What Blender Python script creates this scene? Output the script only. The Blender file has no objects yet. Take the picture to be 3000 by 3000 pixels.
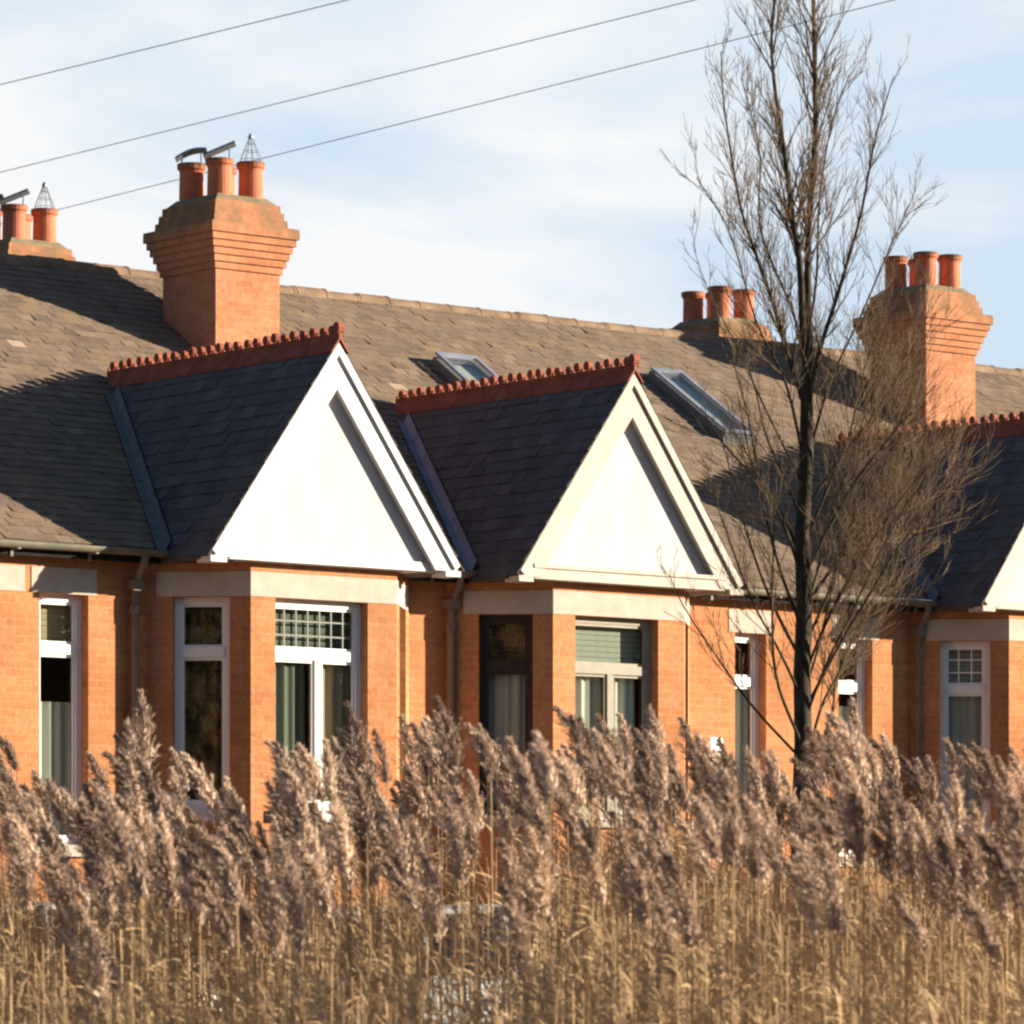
import bpy, math, random
import numpy as np
from mathutils import Vector, Matrix

random.seed(7)
rng = np.random.default_rng(11)
S = bpy.context.scene
COL = S.collection

# ------------------------------------------------------------------ camera, sky, sun, exposure
EYE = 1.5
YAW = math.radians(39.66)
FPX, CX, YH = 13266.0, 1500.0, 2730.0            # focal length, principal column, horizon row (3000 px photograph)
cam = bpy.data.cameras.new("camera")
cam.sensor_width = 36.0
cam.lens = 36.0 * FPX / 3000.0
cam.shift_y = (YH - 1500.0) / 3000.0
cam.clip_start, cam.clip_end = 0.1, 5000.0
camo = bpy.data.objects.new("camera", cam)
camo.location = (0, 0, EYE)
camo.rotation_euler = (math.radians(90), 0, -YAW)
COL.objects.link(camo)
S.camera = camo
cam.dof.use_dof = True                 # long lens focused on the houses; the reeds in front fall slightly soft
cam.dof.focus_distance = 43.0
cam.dof.aperture_fstop = 9.5

SUN_TO = Vector((1.37, -1.0, 0.36)).normalized()  # towards the sun: low, from the right
SUN_EL = math.asin(SUN_TO.z)
SUN_ROT = math.atan2(SUN_TO.x, SUN_TO.y)

world = bpy.data.worlds.new("World")
S.world = world
world.use_nodes = True
wn, wl = world.node_tree.nodes, world.node_tree.links
wn.clear()
w_out = wn.new("ShaderNodeOutputWorld")
sky = wn.new("ShaderNodeTexSky")
sky.sky_type = 'NISHITA'
sky.sun_disc = False
sky.sun_elevation = SUN_EL
sky.sun_rotation = SUN_ROT
sky.air_density, sky.dust_density, sky.ozone_density = 1.0, 0.6, 2.0
bg_sky = wn.new("ShaderNodeBackground")
bg_sky.inputs[1].default_value = 0.05
wl.new(sky.outputs[0], bg_sky.inputs[0])
bg_cloud = wn.new("ShaderNodeBackground")
bg_cloud.inputs[1].default_value = 0.37
tc = wn.new("ShaderNodeTexCoord")
mp = wn.new("ShaderNodeMapping")
mp.inputs['Location'].default_value = (2.3, 0.6, 0.35)
mp.inputs['Rotation'].default_value = (math.radians(3), math.radians(-4), YAW)
mp.inputs['Scale'].default_value = (4.5, 4.5, 15.0)
nz = wn.new("ShaderNodeTexNoise")
nz.inputs['Scale'].default_value = 1.6
nz.inputs['Detail'].default_value = 7.0
nz.inputs['Roughness'].default_value = 0.52
nz.inputs['Distortion'].default_value = 0.35
rp = wn.new("ShaderNodeValToRGB")
rp.color_ramp.elements[0].position = 0.31
rp.color_ramp.elements[0].color = (0.66, 0.80, 0.94, 1)
rp.color_ramp.elements[1].position = 0.50
rp.color_ramp.elements[1].color = (0.965, 0.975, 0.985, 1)
wl.new(tc.outputs['Generated'], mp.inputs[0])
wl.new(mp.outputs[0], nz.inputs['Vector'])
dq = wn.new("ShaderNodeVectorMath"); dq.operation = 'DOT_PRODUCT'
dq.inputs[1].default_value = (-0.77 * 0.62, 0.638 * 0.62, -0.7)      # more cloud to the west and low down
wl.new(tc.outputs['Generated'], dq.inputs[0])
ad0 = wn.new("ShaderNodeMath"); ad0.operation = 'ADD'
nz.inputs['W' if 'W' in nz.inputs and False else 'Scale'].default_value = 1.5
wl.new(nz.outputs['Fac'], ad0.inputs[0]); wl.new(dq.outputs['Value'], ad0.inputs[1])
wl.new(ad0.outputs[0], rp.inputs[0])
w_mix = wn.new("ShaderNodeMixShader")
sepx = wn.new("ShaderNodeSeparateXYZ")
wl.new(tc.outputs['Generated'], sepx.inputs[0])
mr = wn.new("ShaderNodeMapRange")          # the cloud bank lies low; overhead the sky is clear
mr.interpolation_type = 'SMOOTHSTEP'
mr.inputs['From Min'].default_value = 0.23
mr.inputs['From Max'].default_value = 0.33
mr.inputs['To Min'].default_value = 1.0
mr.inputs['To Max'].default_value = 0.0
wl.new(sepx.outputs[2], mr.inputs['Value'])
mu = wn.new("ShaderNodeMath"); mu.operation = 'MULTIPLY'
dp = wn.new("ShaderNodeVectorMath"); dp.operation = 'DOT_PRODUCT'
dp.inputs[1].default_value = (0.55, 0.835, 0.0)
wl.new(tc.outputs['Generated'], dp.inputs[0])
ma = wn.new("ShaderNodeMapRange"); ma.interpolation_type = 'SMOOTHSTEP'
ma.inputs['From Min'].default_value = 0.40
ma.inputs['From Max'].default_value = 0.88
wl.new(dp.outputs['Value'], ma.inputs['Value'])
wl.new(ma.outputs[0], mu.inputs[0]); wl.new(mr.outputs[0], mu.inputs[1])
wl.new(rp.outputs[0], bg_cloud.inputs[0])
wl.new(mu.outputs[0], w_mix.inputs[0])
wl.new(bg_sky.outputs[0], w_mix.inputs[1])
wl.new(bg_cloud.outputs[0], w_mix.inputs[2])
wl.new(w_mix.outputs[0], w_out.inputs[0])

sun = bpy.data.lights.new("sun", 'SUN')
sun.energy = 5.0
sun.angle = math.radians(0.5)
sun.color = (1.0, 0.87, 0.66)
suno = bpy.data.objects.new("sun", sun)
suno.rotation_euler = SUN_TO.to_track_quat('Z', 'Y').to_euler()
suno.location = (40, -20, 30)
COL.objects.link(suno)

S.view_settings.view_transform = 'Standard'
S.view_settings.look = 'None'
S.view_settings.exposure = 1.4
S.view_settings.gamma = 1.0
S.cycles.max_bounces = 8
S.cycles.filter_width = 2.4
S.cycles.transparent_max_bounces = 12

# ------------------------------------------------------------------ pixel helpers (where things stand, read off the photograph)
FW = np.array([math.sin(YAW), math.cos(YAW)])
RT = np.array([math.cos(YAW), -math.sin(YAW)])
def at_depth(px, py, d):
    t = (px - CX) / FPX
    v = (FW + t * RT) * d
    return Vector((v[0], v[1], EYE + (YH - py) / FPX * d))
def at_plane(px, Y):
    t = (px - CX) / FPX
    v = FW + t * RT
    return v[0] * Y / v[1]

# ------------------------------------------------------------------ materials
MATS = {}
def new_mat(name):
    m = bpy.data.materials.new(name)
    m.use_nodes = True
    MATS[name] = m
    n, l = m.node_tree.nodes, m.node_tree.links
    return m, n, l, n['Principled BSDF']
def ramp(n, stops):
    r = n.new("ShaderNodeValToRGB")
    e = r.color_ramp.elements
    e[0].position, e[0].color = stops[0][0], (*stops[0][1], 1)
    e[1].position, e[1].color = stops[-1][0], (*stops[-1][1], 1)
    for p, c in stops[1:-1]:
        k = e.new(p); k.color = (*c, 1)
    return r
def noise(n, l, scale, detail=4.0, rough=0.55, coord='Object', vec=None, stretch=None):
    t = n.new("ShaderNodeTexNoise")
    t.inputs['Scale'].default_value = scale
    t.inputs['Detail'].default_value = detail
    t.inputs['Roughness'].default_value = rough
    if vec is None:
        c = n.new("ShaderNodeTexCoord"); vec = c.outputs[coord]
    if stretch:
        mpp = n.new("ShaderNodeMapping"); mpp.inputs['Scale'].default_value = stretch
        l.new(vec, mpp.inputs[0]); vec = mpp.outputs[0]
    l.new(vec, t.inputs['Vector'])
    return t
def mixc(n, l, fac, a, b, mode='MIX'):
    m = n.new("ShaderNodeMix"); m.data_type = 'RGBA'; m.blend_type = mode
    for sock, v in ((0, fac), (6, a), (7, b)):
        if hasattr(v, 'is_output') or isinstance(v, bpy.types.NodeSocket):
            l.new(v, m.inputs[sock])
        elif sock == 0:
            m.inputs[0].default_value = v
        else:
            m.inputs[sock].default_value = (*v, 1)
    return m.outputs[2]
def bump(n, l, height, strength, dist, b):
    k = n.new("ShaderNodeBump")
    k.inputs['Strength'].default_value = strength
    k.inputs['Distance'].default_value = dist
    l.new(height, k.inputs['Height'])
    l.new(k.outputs[0], b.inputs['Normal'])

def plain(name, col, var=0.12, scale=6.0, rough=0.6, spec=0.3, metal=0.0, stretch=None, bmp=0.0):
    m, n, l, b = new_mat(name)
    t = noise(n, l, scale, 5.0, stretch=stretch)
    lo = tuple(c * (1 - var) for c in col); hi = tuple(min(1, c * (1 + var)) for c in col)
    r = ramp(n, [(0.3, lo), (0.7, hi)])
    l.new(t.outputs['Fac'], r.inputs[0]); l.new(r.outputs[0], b.inputs['Base Color'])
    b.inputs['Roughness'].default_value = rough
    b.inputs['Specular IOR Level'].default_value = spec
    b.inputs['Metallic'].default_value = metal
    if bmp: bump(n, l, t.outputs['Fac'], bmp, 0.01, b)
    return m

def brick_mat(name, c1, c2, mortar, soot=0.0):
    m, n, l, b = new_mat(name)
    uv = n.new("ShaderNodeUVMap"); uv.uv_map = "UVMap"
    br = n.new("ShaderNodeTexBrick")
    br.inputs['Color1'].default_value = (*c1, 1); br.inputs['Color2'].default_value = (*c2, 1)
    br.inputs['Mortar'].default_value = (*mortar, 1)
    br.inputs['Scale'].default_value = 1.0
    br.inputs['Mortar Size'].default_value = 0.007
    br.inputs['Mortar Smooth'].default_value = 0.5
    br.inputs['Bias'].default_value = -0.1
    br.inputs['Brick Width'].default_value = 0.225
    br.inputs['Row Height'].default_value = 0.075
    l.new(uv.outputs[0], br.inputs['Vector'])
    big = noise(n, l, 0.9, 5.0, 0.6)
    r1 = ramp(n, [(0.3, (0.72, 0.66, 0.60)), (0.5, (1, 1, 1)), (0.72, (1.12, 1.18, 1.22))])
    l.new(big.outputs['Fac'], r1.inputs[0])
    c = mixc(n, l, 0.8, br.outputs['Color'], r1.outputs[0], 'MULTIPLY')
    fine = noise(n, l, 22.0, 3.0, 0.6)
    r2 = ramp(n, [(0.25, (0.68, 0.66, 0.64)), (0.75, (1.20, 1.21, 1.22))])
    l.new(fine.outputs['Fac'], r2.inputs[0])
    c = mixc(n, l, 0.75, c, r2.outputs[0], 'MULTIPLY')
    if soot:
        st = noise(n, l, 2.3, 6.0, 0.65, stretch=(1, 1, 0.45))
        r3 = ramp(n, [(0.48, (0, 0, 0)), (0.72, (1, 1, 1))])
        l.new(st.outputs['Fac'], r3.inputs[0])
        if name == 'brick_chimney':      # smoke and lichen stain the head of the stack
            gc = n.new("ShaderNodeNewGeometry"); sx = n.new("ShaderNodeSeparateXYZ"); l.new(gc.outputs['Position'], sx.inputs[0])
            mz = n.new("ShaderNodeMapRange"); mz.inputs['From Min'].default_value = 8.3; mz.inputs['From Max'].default_value = 8.85
            mz.inputs['To Min'].default_value = -.15; mz.inputs['To Max'].default_value = 0.17
            l.new(sx.outputs[2], mz.inputs['Value'])
            sm = n.new("ShaderNodeMath"); sm.operation = 'ADD'; l.new(st.outputs['Fac'], sm.inputs[0]); l.new(mz.outputs[0], sm.inputs[1])
            l.new(sm.outputs[0], r3.inputs[0])
        mm = n.new("ShaderNodeMath"); mm.operation = 'MULTIPLY'; mm.inputs[1].default_value = soot
        l.new(r3.outputs[0], mm.inputs[0])
        c = mixc(n, l, mm.outputs[0], c, (0.17, 0.115, 0.07))
    l.new(c, b.inputs['Base Color'])
    b.inputs['Roughness'].default_value = 0.9
    b.inputs['Specular IOR Level'].default_value = 0.15
    inv = n.new("ShaderNodeMath"); inv.operation = 'SUBTRACT'; inv.inputs[0].default_value = 1.0
    l.new(br.outputs['Fac'], inv.inputs[1])
    bump(n, l, inv.outputs[0], 0.35, 0.006, b)
    return m

def slate_mat(name, cols, lichen, amount, rough=0.55):
    """Every slate its own tone, with lichen and streaks."""
    m, n, l, b = new_mat(name)
    g = n.new("ShaderNodeNewGeometry")
    r = ramp(n, [(i / (len(cols) - 1) * (0.98 if i < len(cols) - 1 else 1), c) for i, c in enumerate(cols)])
    e_ = r.color_ramp.elements                      # now and then a fresh, paler slate
    k1 = e_.new(0.996); k1.color = (*cols[-1], 1); e_[-1].color = tuple(min(1, c * 1.9) for c in cols[-1]) + (1,)
    l.new(g.outputs['Random Per Island'], r.inputs[0])
    t = noise(n, l, 3.4, 8.0, 0.68)
    r2 = ramp(n, [(0.47, (0, 0, 0)), (0.70, (1, 1, 1))])
    l.new(t.outputs['Fac'], r2.inputs[0])
    mm = n.new("ShaderNodeMath"); mm.operation = 'MULTIPLY'; mm.inputs[1].default_value = amount
    l.new(r2.outputs[0], mm.inputs[0])
    c = mixc(n, l, mm.outputs[0], r.outputs[0], lichen)
    f = noise(n, l, 38.0, 4.0, 0.7)
    r3 = ramp(n, [(0.3, (0.7, 0.7, 0.7)), (0.72, (1.25, 1.25, 1.25))])
    l.new(f.outputs['Fac'], r3.inputs[0])
    c = mixc(n, l, 0.8, c, r3.outputs[0], 'MULTIPLY')
    l.new(c, b.inputs['Base Color'])
    b.inputs['Roughness'].default_value = rough
    b.inputs['Specular IOR Level'].default_value = 0.35
    bump(n, l, f.outputs['Fac'], 0.5, 0.006, b)
    return m

brick_mat('brick', (0.42, 0.174, 0.078), (0.495, 0.216, 0.100), (0.455, 0.235, 0.125), 0.25)
brick_mat('brick_chimney', (0.42, 0.168, 0.088), (0.495, 0.212, 0.116), (0.43, 0.22, 0.13), 0.85)
brick_mat('brick_flare', (0.33, 0.15, 0.07), (0.38, 0.18, 0.09), (0.27, 0.18, 0.11), 0.6)
brick_mat('brick_garden', (0.40, 0.15, 0.08), (0.36, 0.13, 0.07), (0.38, 0.26, 0.18), 0.2)
slate_mat('slate_main', [(0.125, 0.088, 0.067), (0.190, 0.138, 0.106), (0.150, 0.107, 0.082), (0.220, 0.162, 0.125)], (0.28, 0.185, 0.10), 0.6, 0.85)
slate_mat('slate_gable', [(0.054, 0.046, 0.050), (0.084, 0.072, 0.076), (0.066, 0.057, 0.061), (0.118, 0.102, 0.105)], (0.15, 0.14, 0.125), 0.45, 0.65)
plain('ridge', (0.20, 0.132, 0.088), 0.45, 4.0, 0.85, bmp=0.3)
plain('terracotta', (0.26, 0.072, 0.042), 0.35, 7.0, 0.8)
m, n, l, b = new_mat('pot')
t = noise(n, l, 6.0, 5.0, 0.6)
r = ramp(n, [(0.3, (0.40, 0.115, 0.055)), (0.7, (0.54, 0.165, 0.08))]); l.new(t.outputs['Fac'], r.inputs[0])
gg = n.new("ShaderNodeNewGeometry"); sx = n.new("ShaderNodeSeparateXYZ"); l.new(gg.outputs['Position'], sx.inputs[0])
ad = n.new("ShaderNodeMath"); ad.operation = 'MULTIPLY_ADD'; ad.inputs[1].default_value = 0.10; l.new(t.outputs['Fac'], ad.inputs[0]); l.new(sx.outputs[2], ad.inputs[2])
mz = n.new("ShaderNodeMapRange"); mz.inputs['From Min'].default_value = 9.50; mz.inputs['From Max'].default_value = 9.58; mz.inputs['To Max'].default_value = 0.85
l.new(ad.outputs[0], mz.inputs['Value'])
c_ = mixc(n, l, mz.outputs[0], r.outputs[0], (0.05, 0.03, 0.022))
l.new(c_, b.inputs['Base Color']); b.inputs['Roughness'].default_value = 0.8
plain('flaunching', (0.20, 0.16, 0.10), 0.3, 9.0, 0.95, bmp=0.4)
plain('white_render', (0.50, 0.482, 0.505), 0.08, 2.2, 0.9, 0.15, bmp=0.25, stretch=(2.5, 2.5, 0.6))
plain('white_paint', (0.56, 0.54, 0.555), 0.08, 3.0, 0.5, 0.35)
plain('cream_paint', (0.40, 0.35, 0.315), 0.12, 9.0, 0.6, 0.3)
plain('worn_cream', (0.30, 0.28, 0.235), 0.1, 7.0, 0.7)
plain('stone', (0.45, 0.385, 0.335), 0.10, 7.0, 0.9, 0.2, bmp=0.2)
plain('pvc', (0.78, 0.79, 0.80), 0.02, 3.0, 0.35, 0.45)
plain('dark_timber', (0.035, 0.025, 0.02), 0.25, 6.0, 0.5)
plain('lead', (0.13, 0.135, 0.15), 0.25, 4.0, 0.6, 0.5, stretch=(2, 2, 8), bmp=0.2)
plain('leading', (0.20, 0.21, 0.20), 0.1, 4.0, 0.6)
plain('lead_blue', (0.19, 0.205, 0.28), 0.2, 4.0, 0.5, 0.5, bmp=0.2)
plain('iron', (0.022, 0.02, 0.02), 0.2, 8.0, 0.9, 0.05)
plain('pipe_paint', (0.17, 0.13, 0.105), 0.15, 6.0, 0.5)
plain('galvanised', (0.20, 0.25, 0.31), 0.15, 14.0, 0.55, 0.5, 0.5)
plain('wire', (0.35, 0.36, 0.38), 0.1, 14.0, 0.5, 0.5, 0.4)
plain('gutter_paint', (0.16, 0.15, 0.115), 0.25, 6.0, 0.6)
plain('plaster', (0.34, 0.31, 0.25), 0.1, 2.0, 0.9)
plain('cable', (0.44, 0.50, 0.60), 0.05, 2.0, 0.6)
plain('rubber', (0.02, 0.02, 0.02), 0.2, 9.0, 0.8)
plain('alloy', (0.45, 0.46, 0.48), 0.05, 9.0, 0.35, 0.5, 0.8)
plain('car_silver', (0.36, 0.38, 0.41), 0.02, 2.0, 0.22, 0.6)
plain('car_white', (0.42, 0.42, 0.42), 0.02, 2.0, 0.25, 0.6)
plain('car_grey', (0.10, 0.11, 0.13), 0.02, 2.0, 0.25, 0.6)
plain('headlamp', (0.75, 0.77, 0.80), 0.02, 9.0, 0.12, 0.8)
plain('taillamp', (0.40, 0.02, 0.02), 0.05, 9.0, 0.2, 0.6)
plain('bin_blue', (0.03, 0.05, 0.20), 0.1, 6.0, 0.5)
plain('asphalt', (0.05, 0.05, 0.052), 0.2, 14.0, 0.9, bmp=0.3)
plain('paving', (0.27, 0.26, 0.24), 0.15, 3.0, 0.9)
plain('kerbstone', (0.34, 0.33, 0.31), 0.12, 5.0, 0.9)
plain('marking', (0.75, 0.74, 0.70), 0.1, 9.0, 0.7)
plain('lawn', (0.07, 0.085, 0.03), 0.4, 1.5, 0.95, 0.1)
plain('mud', (0.12, 0.095, 0.055), 0.35, 0.7, 0.95, 0.1, bmp=0.4)
plain('box_white', (0.82, 0.82, 0.80), 0.02, 3.0, 0.4)
plain('bark', (0.050, 0.040, 0.030), 0.45, 26.0, 0.9, 0.15, stretch=(1, 1, 0.25), bmp=0.5)
plain('twig', (0.165, 0.112, 0.072), 0.35, 3.0, 0.85, 0.15)

def curtain_mat(name, col, scale=30.0, trans=0.25):
    m, n, l, b = new_mat(name)
    t = noise(n, l, scale, 3.0, stretch=(1, 1, 0.05))
    r = ramp(n, [(0.3, tuple(c * .85 for c in col)), (0.7, col)])
    l.new(t.outputs['Fac'], r.inputs[0]); l.new(r.outputs[0], b.inputs['Base Color'])
    b.inputs['Roughness'].default_value = 0.95
    return m
curtain_mat('net_white', (0.80, 0.81, 0.74))
curtain_mat('net_grey', (0.80, 0.77, 0.74))
curtain_mat('curtain_tan', (0.55, 0.45, 0.30))
plain('skylight_blind', (0.55, 0.58, 0.50), 0.12, 3.0, 0.8)
m, n, l, b = new_mat('brown_reflection_cloth')      # mottled brown and gold cloth; colours stand in for a reflection in the pane
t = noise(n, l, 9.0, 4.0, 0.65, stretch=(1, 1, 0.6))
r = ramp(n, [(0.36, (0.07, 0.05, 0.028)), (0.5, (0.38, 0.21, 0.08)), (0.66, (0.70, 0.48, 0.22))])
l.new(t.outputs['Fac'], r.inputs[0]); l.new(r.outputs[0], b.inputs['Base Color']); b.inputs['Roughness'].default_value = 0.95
curtain_mat('blind_green', (0.20, 0.23, 0.19), 6.0)
curtain_mat('blind', (0.48, 0.50, 0.45), 6.0)

def glass_mat(name, tint, clear):
    m, n, l, b = new_mat(name)
    out = n['Material Output']
    tr = n.new("ShaderNodeBsdfTransparent"); tr.inputs[0].default_value = (*tint, 1)
    gl = n.new("ShaderNodeBsdfGlossy"); gl.inputs['Roughness'].default_value = 0.015
    gl.inputs[0].default_value = (0.95, 0.97, 1.0, 1)
    w = noise(n, l, 3.0, 2.0)
    k = n.new("ShaderNodeBump"); k.inputs['Strength'].default_value = 0.10; k.inputs['Distance'].default_value = 0.02
    l.new(w.outputs['Fac'], k.inputs['Height']); l.new(k.outputs[0], gl.inputs['Normal'])
    lw = n.new("ShaderNodeLayerWeight"); lw.inputs[0].default_value = 0.5      # reflectance of a thin pane, the same from both sides
    pw = n.new("ShaderNodeMath"); pw.operation = 'POWER'; pw.inputs[1].default_value = 5.0
    l.new(lw.outputs['Facing'], pw.inputs[0])
    fr = n.new("ShaderNodeMath"); fr.operation = 'MULTIPLY_ADD'; fr.inputs[1].default_value = 1 - clear; fr.inputs[2].default_value = clear
    l.new(pw.outputs[0], fr.inputs[0])
    mx = n.new("ShaderNodeMixShader")
    l.new(fr.outputs[0], mx.inputs[0]); l.new(tr.outputs[0], mx.inputs[1]); l.new(gl.outputs[0], mx.inputs[2])
    l.new(mx.outputs[0], out.inputs[0])
    n.remove(b)
    return m
glass_mat('glass', (0.86, 0.88, 0.86), 0.075)
glass_mat('glass_roof', (0.9, 0.92, 0.9), 0.05)
glass_mat('glass_car', (0.12, 0.13, 0.14), 0.07)

def reed_mat(name, stops, trans):
    m, n, l, b = new_mat(name)
    g = n.new("ShaderNodeNewGeometry")
    oi = n.new("ShaderNodeObjectInfo")
    ad = n.new("ShaderNodeMath"); ad.operation = 'ADD'
    sc = n.new("ShaderNodeMath"); sc.operation = 'MULTIPLY'; sc.inputs[1].default_value = 0.35
    sc2 = n.new("ShaderNodeMath"); sc2.operation = 'MULTIPLY'; sc2.inputs[1].default_value = 0.65
    l.new(g.outputs['Random Per Island'], sc.inputs[0]); l.new(oi.outputs['Random'], sc2.inputs[0])
    l.new(sc.outputs[0], ad.inputs[0]); l.new(sc2.outputs[0], ad.inputs[1])
    r = ramp(n, stops)
    l.new(ad.outputs[0], r.inputs[0])
    out = n['Material Output']
    df = n.new("ShaderNodeBsdfDiffuse"); tl = n.new("ShaderNodeBsdfTranslucent")
    l.new(r.outputs[0], df.inputs[0]); l.new(r.outputs[0], tl.inputs[0])
    mx = n.new("ShaderNodeMixShader"); mx.inputs[0].default_value = trans
    l.new(df.outputs[0], mx.inputs[1]); l.new(tl.outputs[0], mx.inputs[2])
    l.new(mx.outputs[0], out.inputs[0])
    n.remove(b)
    return m
reed_mat('reed_plume', [(0.1, (0.25, 0.180, 0.150)), (0.45, (0.48, 0.355, 0.285)), (0.9, (0.82, 0.645, 0.51))], 0.09)
reed_mat('reed_stem', [(0, (0.38, 0.255, 0.145)), (0.5, (0.54, 0.38, 0.23)), (1, (0.66, 0.48, 0.30))], 0.3)

# ------------------------------------------------------------------ mesh helpers
class MB:
    def __init__(self): self.v, self.f = [], []
    def add(self, verts, faces):
        o = len(self.v)
        self.v += [tuple(p) for p in verts]
        self.f += [tuple(i + o for i in f) for f in faces]
    def hexa(self, c):   # 8 corners: bottom 4 (ccw seen from above) then top 4
        self.add(c, [(3, 2, 1, 0), (4, 5, 6, 7), (0, 1, 5, 4), (1, 2, 6, 5), (2, 3, 7, 6), (3, 0, 4, 7)])
    def box(self, x0, x1, y0, y1, z0, z1):
        self.hexa([(x0, y0, z0), (x1, y0, z0), (x1, y1, z0), (x0, y1, z0), (x0, y0, z1), (x1, y0, z1), (x1, y1, z1), (x0, y1, z1)])
    def ubox(self, P, u, nn, u0, u1, z0, z1, n0, n1):
        """box on a wall: u along it, z up (from P), n outwards"""
        P = Vector(P)
        g = lambda a, b, c: P + u * a + nn * c + Vector((0, 0, b))
        self.hexa([g(u0, z0, n1), g(u1, z0, n1), g(u1, z0, n0), g(u0, z0, n0), g(u0, z1, n1), g(u1, z1, n1), g(u1, z1, n0), g(u0, z1, n0)])
    def panel(self, P, u, nn, L, z0, z1, holes, th):
        """a wall sheet of thickness th with rectangular openings and their reveals"""
        P = Vector(P)
        us = sorted({0, L, *[h[0] for h in holes], *[h[1] for h in holes]})
        zs = sorted({z0, z1, *[h[2] for h in holes], *[h[3] for h in holes]})
        g = lambda a, b, c: P + u * a + nn * c + Vector((0, 0, b))
        def hole(i, j):
            if i < 0 or j < 0 or i >= len(us) - 1 or j >= len(zs) - 1: return True
            a, b = (us[i] + us[i + 1]) / 2, (zs[j] + zs[j + 1]) / 2
            return any(h[0] < a < h[1] and h[2] < b < h[3] for h in holes)
        for i in range(len(us) - 1):
            for j in range(len(zs) - 1):
                if hole(i, j): continue
                a0, a1, b0, b1 = us[i], us[i + 1], zs[j], zs[j + 1]
                self.add([g(a0, b0, 0), g(a1, b0, 0), g(a1, b1, 0), g(a0, b1, 0)], [(0, 1, 2, 3)])
                self.add([g(a0, b0, -th), g(a1, b0, -th), g(a1, b1, -th), g(a0, b1, -th)], [(3, 2, 1, 0)])
                for (di, dj, q) in ((-1, 0, [(a0, b0, 0), (a0, b1, 0), (a0, b1, -th), (a0, b0, -th)]),
                                    (1, 0, [(a1, b1, 0), (a1, b0, 0), (a1, b0, -th), (a1, b1, -th)]),
                                    (0, -1, [(a1, b0, 0), (a0, b0, 0), (a0, b0, -th), (a1, b0, -th)]),
                                    (0, 1, [(a0, b1, 0), (a1, b1, 0), (a1, b1, -th), (a0, b1, -th)])):
                    if hole(i + di, j + dj):
                        self.add([g(*p) for p in q], [(0, 1, 2, 3)])
    def rings(self, rings, cap0=True, cap1=True):
        n = len(rings[0]); o = len(self.v)
        for r in rings: self.v += [tuple(p) for p in r]
        for k in range(len(rings) - 1):
            for i in range(n):
                j = (i + 1) % n
                self.f.append((o + k * n + i, o + k * n + j, o + (k + 1) * n + j, o + (k + 1) * n + i))
        if cap0: self.f.append(tuple(o + i for i in reversed(range(n))))
        if cap1: self.f.append(tuple(o + (len(rings) - 1) * n + i for i in range(n)))
    def tube(self, pts, rad, sides=6, cap=True):
        pts = [Vector(p) for p in pts]
        if not hasattr(rad, '__len__'): rad = [rad] * len(pts)
        rs = []
        ref = None
        for i, p in enumerate(pts):
            t = (pts[min(i + 1, len(pts) - 1)] - pts[max(i - 1, 0)]).normalized()
            if ref is None:
                ref = Vector((1, 0, 0)) if abs(t.x) < 0.8 else Vector((0, 1, 0))
            a = (ref - t * ref.dot(t)).normalized(); b = t.cross(a); ref = a
            rs.append([p + (a * math.cos(2 * math.pi * k / sides) + b * math.sin(2 * math.pi * k / sides)) * rad[i] for k in range(sides)])
        self.rings(rs, cap, cap)
    def lathe(self, c, prof, n=20):
        self.rings([[(c[0] + r * math.cos(2 * math.pi * k / n), c[1] + r * math.sin(2 * math.pi * k / n), c[2] + z) for k in range(n)] for r, z in prof])
    def build(self, name, mat, parent=None, origin=None, smooth=False):
        o = Vector(origin) if origin is not None else Vector((0, 0, 0))
        if parent is not None:
            o = world_origin(parent)
        me = bpy.data.meshes.new(name)
        V = np.array(self.v, dtype=np.float64)
        me.from_pydata((V - np.array(o)).tolist(), [], self.f)
        uv = me.uv_layers.new(name="UVMap")
        me.calc_loop_triangles()
        for p in me.polygons:
            nx, ny, nz_ = p.normal
            if abs(nz_) < 0.75:
                q = math.hypot(nx, ny); tx, ty = -ny / q, nx / q
                for li in p.loop_indices:
                    c = V[me.loops[li].vertex_index]
                    uv.data[li].uv = (c[0] * tx + c[1] * ty, c[2])
            else:
                for li in p.loop_indices:
                    c = V[me.loops[li].vertex_index]
                    uv.data[li].uv = (c[0], c[1])
            if smooth: p.use_smooth = True
        me.materials.append(MATS[mat])
        ob = bpy.data.objects.new(name, me)
        COL.objects.link(ob)
        if parent is not None: ob.parent = parent
        else: ob.location = o
        return ob
def world_origin(ob):
    o = Vector((0, 0, 0))
    while ob is not None:
        o += ob.location; ob = ob.parent
    return o
def tag(o, label=None, cat=None, group=None, kind=None):
    if label: o['label'] = label
    if cat: o['category'] = cat
    if group: o['group'] = group
    if kind: o['kind'] = kind
    return o
def thing(name, loc, label, cat, group=None):
    o = bpy.data.objects.new(name, None)
    o.empty_display_size = 0.2
    o.location = loc
    COL.objects.link(o)
    return tag(o, label, cat, group)
X_, Y_, Z_ = Vector((1, 0, 0)), Vector((0, 1, 0)), Vector((0, 0, 1))

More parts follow.
